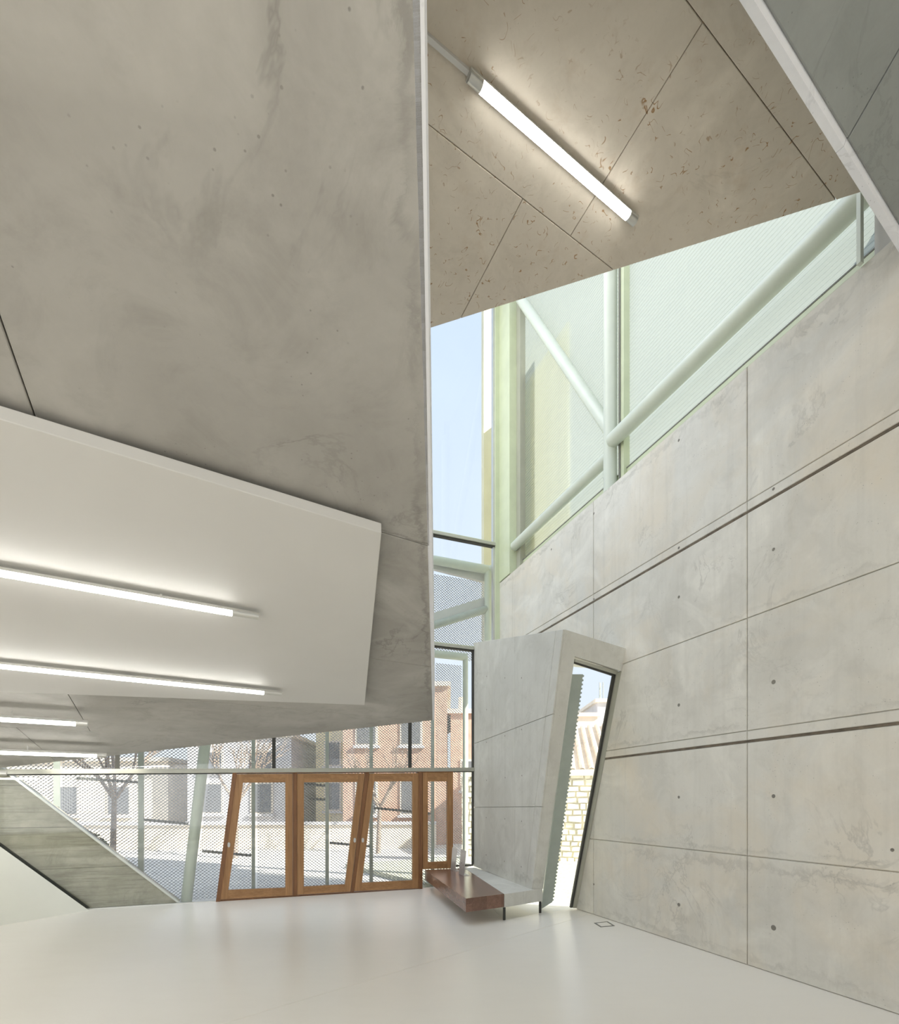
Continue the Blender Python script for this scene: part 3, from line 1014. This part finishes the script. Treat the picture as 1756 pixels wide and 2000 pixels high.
line_light(on_low, vpl(14, 1499, -560), (14, 1499), 0.05, 'line light on bare concrete soffit, farthest, beside the glass', 'line lights', cap1=0.10, dep=.06)
line_light(lambda x, y: high(x, y), (914, 137), (1240, 425), 0.02, 'bright line light under the high flecked concrete ceiling', None, wid=0.07, dep=0.045, cap1=0.09, cap0=0.1, conduit=(800, 38))

# ------------------------------------------------------------------ white steel tubes and translucent wall above the concrete
tf_ = thing('tube_frame', W(3.3, 5.87, -0.0), 'white round steel tube frame standing on the concrete wall', 'steel frame')
DT = 0.095
t_post = wt(1192, 900, DT)[0]
zt_ = 6.35
MB().tube(W(t_post, 5.868, DT), W(t_post, 10.9, DT), 0.092, 28).build('post', 'white_steel', tf_, smooth=True)
l0, l1 = wt(1000, 1072, DT), wt(1183, 898, DT)
MB().tube(W(*l0, DT), W(t_post, l1[1], DT), 0.085, 28).build('tube', 'white_steel', tf_, smooth=True)
c1, c2 = wt(1200, 860, DT), wt(1672, 400, DT)
c3 = wt(1712, 361, DT)
MB().tube(W(t_post + .06, c1[1], DT - .02), W(c3[0], c3[1], DT - .02), 0.098, 28).build('tube', 'white_steel', tf_, smooth=True)
d1_, d2_ = wt(1022, 592, DT), wt(1184, 850, DT)
MB().tube(W(d1_[0] - .12, d1_[1] + (d1_[1] - d2_[1]) / (d2_[0] - d1_[0]) * .12, DT), W(t_post, d2_[1], DT), 0.085, 28).build('brace', 'white_steel', tf_, smooth=True)

win3 = sroot('window_3', 'ribbed translucent wall above the concrete')
def ribbed(t0, t1, z0, z1, d=0.25, pitch=0.05):
    m_ = MB()
    n = int((z1 - z0) / pitch)
    vs, fs = [], []
    prof = []
    for i in range(n):
        z = z0 + i * pitch
        prof += [(z, d), (z + pitch * .84, d), (z + pitch * .88, d - .004), (z + pitch * .96, d - .004)]
    prof.append((z0 + n * pitch, d))
    for z, dd in prof:
        vs += [W(t0, z, dd), W(t1, z, dd)]
    fs = [(2 * i, 2 * i + 1, 2 * i + 3, 2 * i + 2) for i in range(len(prof) - 1)]
    m_.add(vs, fs)
    return m_
tvs = [0.46, t_post + 0.15, c2[0] + 0.30]
for i in range(2):
    ribbed(tvs[i], tvs[i + 1] - 0.03, 5.88, 11.4).build('polycarbonate_sheet', 'poly', win3)
def wbox(t0, t1, z0, z1, d0, d1, nm, mt):
    MB().prism([W(t0, z0, d0), W(t1, z0, d0), W(t1, z1, d0), W(t0, z1, d0)], WN * (d1 - d0)).build(nm, mt, win3)
wbox(t_post + .10, t_post + .21, 5.875, 11.4, .15, .25, 'mullion', 'green_steel')
wbox(t_post + .125, t_post + .15, 5.875, 11.4, .135, .15, 'mullion_groove', 'dark_bar')
wbox(.46, .60, 5.875, 11.4, .14, .25, 'mullion', 'frame_steel')
wbox(.46, c2[0] + .3, 5.872, 5.93, .15, .25, 'sill_rail', 'green_steel')
wbox(.46, c2[0] + .3, zt_ - .30, zt_ - .25, .20, .25, 'rail', 'green_steel')
wbox(.46, c2[0] + .3, zt_ - .25, zt_ - .235, .195, .25, 'rail_groove', 'dark_bar')
e1_ = wt(1682, 450)[0]
MB().prism([W(e1_ - .008, 5.872, -.045), W(e1_ + .022, 5.872, -.045), W(e1_ + .022, 6.6, -.045), W(e1_ - .008, 6.6, -.045)], WN * 0.04).build('mullion', 'white_steel', win3)
MB().prism([W(e1_ + .05, 5.872, .08), W(e1_ + 1.0, 5.872, .08), W(e1_ + 1.0, 6.9, .08), W(e1_ + .05, 6.9, .08)], WN * 0.05).build('closing_panel', 'white_paint', win3)
# translucent roof over the tall slot
MB().prism([C0 + UP * 11.6, F(UL, 11.6), V((-9.0, 3.0, 11.6)), W(6.5, 11.6)], UP * 0.03).build('roof_light', 'glass', struct(sroot('ceiling.003', 'translucent roof over the tall slot')))

wb = sroot('wall_back', 'white rear wall with an opening added for the fill lamp, behind the camera')  # unseen wall, its opening made up to hold the rear fill lamp
for x0, x1, z0, z1 in ((-9, -6.2, 0, 7.6), (2.2, 6.2, 0, 7.6), (-6.2, 2.2, 0, .5), (-6.2, 2.2, 4.7, 7.6)):
    MB().prism([V((x0, -5.7, z0)), V((x1, -5.7, z0)), V((x1, -5.7, z1)), V((x0, -5.7, z1))], (0, -.2, 0)).build('rear_wall', 'white_wall', wb)
# ------------------------------------------------------------------ left: white stair flank and end wall
wl = sroot('wall_left', 'white sloping stair flank by the glass')
A0 = gpx(175, 1778)
G0 = gpx(0, 1808)
gdir = (G0 - A0).normalized()
H0 = fpx(0, 1652, -0.03)
hd = (H0 - A0).normalized()
A0 = A0 - FN * 0.02
Gn = A0 + gdir * 4.0
Hn = A0 + hd * 4.0
MB().add([A0, Gn, Hn, Hn + UP * -0.05 + FD * 1.5, Gn + FD * 1.5, A0 + FN * 0.0 - UP * 0.02 + FD * 0.02], [(0, 1, 2), (1, 4, 3, 2), (0, 2, 3, 5), (0, 5, 4, 1), (5, 3, 4)]).build('stair_flank', 'white_wall', wl)
MB().prism([V((-9.0, -6, 0)), V((-9.0, F(UL, 0).y - .1, 0)), V((-9.0, F(UL, 0).y - .1, 11.5)), V((-9.0, -6, 11.5))], V((-0.2, 0, 0))).build('end_wall', 'white_wall', wl)
# board-marked outer stair wall beyond the glass
st = sroot('wall_stair', 'board-marked concrete stair wall sloping outside the glass')
s_ = [fpx(x, y, .10) for x, y in ((0, 1648), (177, 1776), (350, 1763), (30, 1521), (-60, 1450), (-200, 1350), (-260, 1460))]
p0, p1 = s_[0], s_[1]
sl = (p1 - p0)
tl_, bl_ = s_[3] + (s_[3] - s_[2]) * 0.9, p0 + (p0 - p1) * 1.6
top_edge = (s_[2], tl_)
bot_edge = (p1, bl_)
nrow = 6
for r in range(nrow):                              # lifts of the cast wall, one above the other
    za, zb_ = s_[2].z + (tl_.z - s_[2].z) * r / nrow, s_[2].z + (tl_.z - s_[2].z) * (r + 1) / nrow
    def at(edge, z):
        (a, b) = edge
        return a + (b - a) * ((z - a.z) / (b.z - a.z))
    za = max(za, 0.0)
    slab_panel([at(bot_edge, za), at(top_edge, za), at(top_edge, zb_), at(bot_edge, zb_)], -FN, 0.004, 0.22, 0.003).build('cast_lift', 'concrete_board', st)
MB().bar(top_edge[0] + UP * .012 - FN * .01, top_edge[1] + UP * .012 - FN * .01, 0.03, 0.09, FN).build('edge_channel', 'aluminium', st)
MB().bar(bot_edge[0] - UP * .02 - FN * .05, bot_edge[1] - UP * .02 - FN * .05, 0.075, 0.05, FN).build('shadow_gap', 'dark_joint', st)

# ------------------------------------------------------------------ metal screen outside the glass
DM = 0.75
scr = thing('mesh_screen', F(4, -.1, DM), 'expanded metal screen on grey posts outside the glass front', 'screen')
PITCH, ROW = 0.064, 0.0262
def mesh_panel(u0, u1, z0, z1, keep=None):
    nx = int(abs(u1 - u0) / PITCH)
    nz = int((z1 - z0) / ROW)
    hw = 0.0060                                     # half strand, in height
    vs, fs = [], []
    prof = [(0.0, 0), (0.27, 0), (0.5, 1), (0.77, 1)]   # one period of a strand: bond, rise, bond
    for r in range(nz):
        sg = 1 if r % 2 == 0 else -1
        base_z = z0 + (r + .5) * ROW
        prev = None
        for i in range(nx * 4 + 1):
            k, j = divmod(i, 4)
            fx_, lv_ = prof[j]
            u = min(u0, u1) + (k + fx_) * PITCH
            z = base_z + sg * (ROW * 0.5 - hw * .55) * (1 if lv_ else -1)
            if keep and not keep(u, z):
                prev = None
                continue
            vs.append(F(u, z - hw, DM + 0.008))
            vs.append(F(u, z + hw, DM - 0.008))
            n = len(vs)
            if prev is not None:
                fs.append((prev, prev + 1, n - 1, n - 2))
            prev = n - 2
    m_ = MB()
    m_.v, m_.f = vs, fs
    me = bpy.data.meshes.new('mesh_panel')
    o0 = scr.location
    me.from_pydata([tuple(q - o0) for q in vs], [], fs)
    me.materials.append(M['mesh_metal'])
    ob = bpy.data.objects.new('mesh_panel', me)
    COL.objects.link(ob)
    ob.parent = scr
    ob['kind'] = 'stuff'
um = lambda x, d=DM: fu(x, 1500, d)[0]
ztopm = fu(900, 1130, DM)[1]
zmid = fu(900, 1295, DM)[1]
xs = [-160, 112, 276, 392, 495, 639, 725, 845]
slant = (fu(409, 1459, DM), fu(366, 1761, DM))
def right_of_gap(u, z):
    (ua, za), (ub, zb_) = slant
    return u < ua + (ub - ua) * (z - za) / (zb_ - za) - 0.06
def left_of_gap(u, z):
    (ua, za), (ub, zb_) = slant
    return u > ua + (ub - ua) * (z - za) / (zb_ - za) + 0.02
for i in range(len(xs) - 1):
    kp = left_of_gap if i == 2 else right_of_gap if i == 3 else None
    a, b = um(xs[i]), um(xs[i + 1])
    if i == 2:
        b = um(350)
        b = um(415)
    if i == 3:
        a = um(345)
    mesh_panel(a - .012, b + .012, -.08, zmid - .05 if i < 6 else zmid - .05, kp)
mesh_panel(um(845) - .012, um(902), -.08, zmid - .05)
mesh_panel(um(640), um(946), zmid + .06, ztopm)
def vpost(x, z0, z1, wid, d, name='post', mat='grey_steel', dep=.06):
    u = fu(x, 1500, d)[0]
    MB().prism([F(u - wid / 2, z0, d - dep / 2), F(u + wid / 2, z0, d - dep / 2), F(u + wid / 2, z1, d - dep / 2), F(u - wid / 2, z1, d - dep / 2)], FN * dep).build(name, mat, scr)
for x, wd in ((111, .075), (275.5, .08), (495, .06), (639, .06), (725, .06), (845, .055)):
    vpost(x, -.1, zmid, wd, DM - .06)
for x0, y0, x1, y1 in ((281, 1601, 368, 1609), (395, 1662, 491, 1671), (150, 1520, 271, 1528), (644, 1646, 722, 1653), (730, 1578, 842, 1589), (594, 1531, 636, 1535), (600, 1560, 636, 1562)):
    a, b = fpx(x0, y0, DM + .05), fpx(x1, y1, DM + .05)
    MB().bar(a, b, 0.045, 0.04, FN).build('cross_bar', 'dark_bar', scr)

# steel outside: columns, tubes and braces carrying the screen
DC = 0.42
stl = thing('steel_column', fpx(365, 1761, DC) * 1.0, 'leaning white round steel column outside the glass, left of the doors', 'column', 'white steel columns outside')
a, b = fpx(363, 1768, DC), fpx(400, 1459, DC)
b2_ = a + (b - a) * 2.2
MB().tube(a, b2_, 0.087, 24).build('shaft', 'white_steel', stl, smooth=True)
MB().tube(a, a + UP * .02, 0.15, 24).build('base_plate', 'white_steel', stl)
uc = fu(909, 1500, DC)[0]
stc = thing('steel_column', F(uc, 0, DC), 'upright white round steel column outside, right of the side light', 'column', 'white steel columns outside')
ztu = fu(905, 1283, DC)[1]
MB().tube(F(uc, -.1, DC), F(uc, ztu, DC), 0.055, 24).build('shaft', 'white_steel', stc, smooth=True)
MB().tube(F(uc - .04, .36, DC), F(uc - .04, .385, DC), 0.17, 28).build('base_plate', 'white_paint', stc, smooth=True)
MB().tube(F(uc - .04, -.1, DC), F(uc - .04, .36, DC), 0.12, 24).build('pedestal', 'white_paint', stc, smooth=True)
MB().tube(F(uc - .02, ztu, DC), F(9.8, ztu - .02, DC), 0.075, 24).build('head_tube', 'white_steel', stc, smooth=True)
stu = thing('steel_truss', F(0.6, 4.5, DC), 'white tube truss outside the tall corner glazing', 'truss')
u9 = fu(953, 1150, DC)[0]
zc = fu(953, 1113, DC)[1]
MB().tube(F(u9, 3.9, DC), F(u9, zc, DC), 0.075, 24).build('post', 'white_steel', stu, smooth=True)
e0 = fu(845, 1088, DC)
MB().tube(F(u9, zc, DC), F(6.0, zc + .03, DC), 0.085, 24).build('tube', 'white_steel', stu, smooth=True)
el = F(u9, zc, DC)
MB().tube(el, F(u9 - .28, zc + .02, DC - .24), 0.075, 24).build('tube', 'white_steel', stu, smooth=True)
a, b = fpx(945, 1180, DC), fpx(800, 1224, DC)
MB().tube(fpx(950, 1190, DC), fpx(770, 1245, DC), 0.075, 24).build('brace', 'grey_steel', stu, smooth=True)
MB().bar(fpx(947, 1177, DC + .1), fpx(770, 1232, DC + .1), 0.20, 0.05, FN).build('brace_plate', 'white_paint', stu)
MB().bar(fpx(947, 1130, DC + .15), fpx(770, 1085, DC + .15), 0.17, 0.08, FN).build('top_rail', 'white_paint', stu)
# pale cream post seen through the corner glazing
fz = thing('facing_post', F(0.6, -.14, .85), 'pale cream post outside the tall corner glazing', 'post')
u_a, u_b = fu(945, 800, .85)[0], fu(963, 800, .85)[0]
MB().prism([F(u_a, -.14, .85), F(u_b, -.14, .85), F(u_b, 12.5, .85), F(u_a, 12.5, .85)], FN * 0.12).build('board', 'cream_post', fz)

# translucent cream strips added behind the wall, glowing through it as a pale patch
cb = thing('cream_strips', W(.7, 5.2, .7), 'added pale cream translucent strips behind the translucent wall', 'cladding')
def cboard(x0, x1, mat, dd=.7):
    a, b = wt(x0, 900, dd)[0], wt(x1, 900, dd)[0]
    ztop = wt(x0, 632, dd)[1]
    MB().prism([W(a + .006, 5.2, dd), W(b - .006, 5.2, dd), W(b - .006, 10.0, dd), W(a + .006, 10.0, dd)], WN * 0.04).build('cream_strip', mat, cb)
for x0, x1, mt in ((1008, 1030, 'cream_sheet'), (1030, 1041, 'bluegrey'), (1041, 1050, 'cream_sheet'), (1050, 1074, 'cream_sheet'), (1074, 1096, 'cream_sheet'), (1096, 1115, 'cream_sheet')):
    cboard(x0, x1, mt)

# ------------------------------------------------------------------ outdoors
gr = sroot('ground', 'pale paving of the street outside')
MB().prism([V((-60, -12, -.14)), V((60, -12, -.14)), V((60, 90, -.14)), V((-60, 90, -.14))], (0, 0, -.2)).build('paving', 'asphalt', gr)
gv = [W(-0.3, 0, 0.05), W(1.6, 0, 0.05), W(1.6, 0, 5.2), W(-6, 0, 5.2), F(2.2, 0, 4.6), F(1.1, 0, 0.05)]
MB().prism([V((q.x, q.y, -.03)) for q in gv], (0, 0, -.105)).build('gravel_bed', 'gravel', gr)

def building(loc, w_, dpt, h, mat, label, wins, yaw=0.0, roof=None, cat='building'):
    o = thing('building', loc, label, cat, None)
    L = V(loc)
    cx_, sx_ = math.cos(yaw), math.sin(yaw)
    def P(x, y, z):
        return L + V((x * cx_ - y * sx_, x * sx_ + y * cx_, z))
    def box(x0, x1, y0, y1, z0, z1, nm, mt, par=o):
        return MB().hexa([P(x0, y0, z0), P(x1, y0, z0), P(x1, y1, z0), P(x0, y1, z0)], [P(x0, y0, z1), P(x1, y0, z1), P(x1, y1, z1), P(x0, y1, z1)]).build(nm, mt, par)
    box(0, w_, 0, dpt, 0, h, 'wall', mat)
    box(-.15, w_ + .15, -.15, dpt + .15, h, h + .18, 'cornice', 'brick_pale')
    for (x, z, ww, hh) in wins:
        f = box(x, x + ww, -.05, .02, z, z + hh, 'window', 'brick_pale')
        box(x + .08, x + ww - .08, -.07, -.05, z + .08, z + hh - .08, 'pane', 'dark_glass', f)
        box(x - .08, x + ww + .08, -.14, 0, z - .1, z, 'window_sill', 'grey_render')
    return o, box, P
building((-4.3, 21, -.14), 4.2, 7, 6.4, 'brick', 'tan rendered house behind the screen, beside the bay', [(0.5, 1.2, .9, 1.5), (2.3, 1.2, .9, 1.5), (.5, 4.0, .9, 1.4), (2.3, 4.0, .9, 1.4)])
o_, bx, P_ = building((0.05, 21.6, -.14), 1.9, 6, 5.4, 'brick', 'lower tan house annexe with orange chimney', [(.4, 2.2, .8, 1.3)])
bx(.35, .75, 1, 1.4, 5.5, 6.3, 'chimney', 'tile')
building((-6.3, 24.5, -.14), 1.7, 6, 5.2, 'yellow_render', 'narrow yellow house between the tan and grey ones', [(.4, 1.3, .8, 1.4), (.4, 3.4, .8, 1.2)])
building((-11.6, 23, -.14), 4.6, 8, 4.6, 'grey_render', 'grey rendered house behind the two middle doors', [(.6, 1.2, 1, 1.4), (2.8, 1.2, 1, 1.4), (.6, 3.1, 1, .9), (2.8, 3.1, 1, .9)])
building((-24, 24, -.14), 11, 8, 3.6, 'brick_pale', 'long pale low building behind the left glass', [(1 + 2.4 * i, 1.1, 1.1, 1.4) for i in range(4)])

def tree(loc, h, label, seed, spread=.5):
    rnd = random.Random(seed)
    o = thing('bare_tree', loc, label, 'tree', 'bare trees outside')
    L = V(loc)
    MB().tube(L, L + V((.05, 0, h * .38)), .085, 10, .065).build('trunk', 'bark', o, smooth=True)
    m_ = MB()
    def grow(p, d, ln_, r, k):
        q = p + d * ln_
        m_.tube(p, q, r, 5, r * .62)
        if k == 0:
            return
        for _ in range(3 if k > 2 else 2):
            nd = (d + V((rnd.uniform(-1, 1), rnd.uniform(-1, 1), rnd.uniform(-.25, .8))) * spread).normalized()
            grow(p.lerp(q, rnd.uniform(.65, 1)), nd, ln_ * rnd.uniform(.62, .85), r * .6, k - 1)
    for i in range(4):
        g_ = i * 1.6 + rnd.random()
        grow(L + V((.05, 0, h * .36)), V((math.cos(g_) * .6, math.sin(g_) * .6, 1)).normalized(), h * .2, .06, 4)
    m_.build('branches', 'bark', o)
tree((-6.6, 16.0, -.14), 4.6, 'bare tree outside behind the slanted oak doors', 3)
tree((-9.4, 14.5, -.14), 5.0, 'bare tree outside behind the leaning column', 5)
tree((-2.4, 17.5, -.14), 4.2, 'bare tree outside in front of the tan house', 9)

def hedge(loc, sx, sy, sz, label, seed):
    rnd = random.Random(seed)
    vs, fs = [], []
    for i in range(1500):
        while True:
            q = V((rnd.uniform(-1, 1), rnd.uniform(-1, 1), rnd.uniform(-1, 1)))
            if .5 < q.length < 1:
                break
        c = V(loc) + V((q.x * sx, q.y * sy, sz * (q.z + 1)))
        a = V((rnd.uniform(-1, 1), rnd.uniform(-1, 1), rnd.uniform(-1, 1))).normalized() * .09
        b = a.cross(V((rnd.uniform(-1, 1), rnd.uniform(-1, 1), rnd.uniform(-1, 1)))).normalized() * .06
        n = len(vs)
        vs += [c - a, c + b, c + a, c - b]
        fs.append((n, n + 1, n + 2, n + 3))
    o = thing('hedge', loc, label, 'hedge')
    m_ = MB()
    m_.add(vs, fs)
    m_.build('foliage', 'leaf', o)['kind'] = 'stuff'
    MB().tube(V(loc), V(loc) + UP * sz, .06, 8).build('stem', 'bark', o)
hedge((-9.3, 12.6, -.14), 1.0, .5, .55, 'dark green hedge outside, behind the left glass', 4)

# street wall across the road
lw = thing('street_wall', (-8, 18.5, -.14), 'low pale street wall across the road', 'wall')
MB().prism([V((-20, 18.5, -.14)), V((-.5, 19.5, -.14)), V((-.5, 19.5, .75)), V((-20, 18.5, .75))], (0, .25, 0)).build('wall', 'brick_pale', lw)
MB().prism([V((-20, 18.4, .75)), V((-.5, 19.4, .75)), V((-.5, 19.4, .85)), V((-20, 18.4, .85))], (0, .45, 0)).build('coping', 'grey_render', lw)

# stone garden wall, built stone by stone, right of the bay
gw = thing('garden_wall', (3.0, 14.5, -.14), 'sunlit rubble stone garden wall seen through the bay window', 'garden wall')
ga_, gb_ = V((.35, 14.9, -.14)), V((6.4, 13.6, -.14))
gd_ = (gb_ - ga_)
gl_ = gd_.length
gd_.normalize()
gn_ = gd_.cross(UP).normalized()
MB().prism([ga_ - gn_ * .05, gb_ - gn_ * .05, gb_ - gn_ * .05 + UP * 2.5, ga_ - gn_ * .05 + UP * 2.5], -gn_ * .3).build('wall_core', 'mortar', gw)
rs = random.Random(2)
z = 0.0
cnt = 0
while z < 2.4:
    hh = rs.uniform(.13, .21)
    x = rs.uniform(-.1, 0)
    while x < gl_ - .1:
        ww = rs.uniform(.16, .4)
        x0, x1 = max(0, x + .012), min(gl_, x + ww - .012)
        p = ga_ + gd_ * x0 + UP * (z + .012)
        q = ga_ + gd_ * x1 + UP * (z + .012)
        hz = UP * (hh - .024)
        pr = gn_ * rs.uniform(.0, .035)
        jv = lambda: V((rs.uniform(-.015, .015), 0, rs.uniform(-.015, .015)))
        pts = [p + jv(), q + jv(), q + hz + jv(), p + hz + jv()]
        if x1 - x0 > .06:
            c_ = sum(pts, V((0, 0, 0))) / 4
            MB().hexa([v_ - gn_ * .06 for v_ in pts], [v_.lerp(c_, .12) + pr for v_ in pts]).build('stone', 'stone', gw)
            cnt += 1
        x += ww
    z += hh
MB().prism([ga_ + gn_ * .08 + UP * 2.45, gb_ + gn_ * .08 + UP * 2.45, gb_ + gn_ * .08 + UP * 2.62, ga_ + gn_ * .08 + UP * 2.62], -gn_ * .45).build('coping', 'brick_pale', gw)
# tiled shed roof behind it
rf = thing('tiled_roof', (4.4, 17, 2.6), 'pale clay tiled roof rising behind the stone garden wall', 'roof')
e0, e1 = V((2.2, 15.6, 2.45)), V((8.0, 14.6, 2.6))
r0, r1 = V((3.2, 20.6, 4.35)), V((9.0, 19.6, 4.75))
MB().hexa([e0, e1, r1, r0], [q - UP * .12 for q in (e0, e1, r1, r0)]).build('roof_deck', 'brick_pale', rf)
for i in range(22):
    a, b = e0.lerp(e1, (i + .5) / 22), r0.lerp(r1, (i + .5) / 22)
    MB().tube(a + UP * .03, b + UP * .03, .085, 8).build('roof_tile', 'tile', rf, smooth=True)
MB().hexa([e0 - UP * .12 + V((.3, .2, 0)), e1 - UP * .12 + V((0, .2, 0)), r1 - UP * .12, r0 - UP * .12], [V((2.5, 15.8, -.14)), V((8, 14.8, -.14)), V((9, 19.6, -.14)), V((3.2, 20.6, -.14))]).build('shed_wall', 'brick_pale', rf)
building((5.4, 26, -.14), 2.0, 5, 6.0, 'brick_pale', 'pale house with a flat top seen high in the bay window', [(.5, 3.4, .5, 1.4), (1.2, 3.4, .5, 1.4)])
building((7.7, 27, -.14), 3.2, 5, 6.9, 'grey_render', 'taller grey house at the right of the bay window', [(.5, 4.6, .8, 1.2), (1.8, 4.6, .8, 1.2)])
MX = 9.9
ms = thing('lattice_mast', (9.9, 34, -.14), 'slender lattice mast above the houses in the bay window', 'mast')
for (ax, ay) in ((-.18, -.18), (.18, -.18), (0, .2)):
    MB().tube(V((MX + ax, 34 + ay, -.14)), V((MX + ax * .6, 34 + ay * .6, 9.4)), .03, 6).build('leg', 'grey_steel', ms)
m_ = MB()
for i in range(20):
    z = .3 + i * .45
    m_.tube(V((MX - .16, 33.84, z)), V((MX + .16, 33.84, z + .4)), .016, 5)
m_.build('lacing', 'grey_steel', ms)
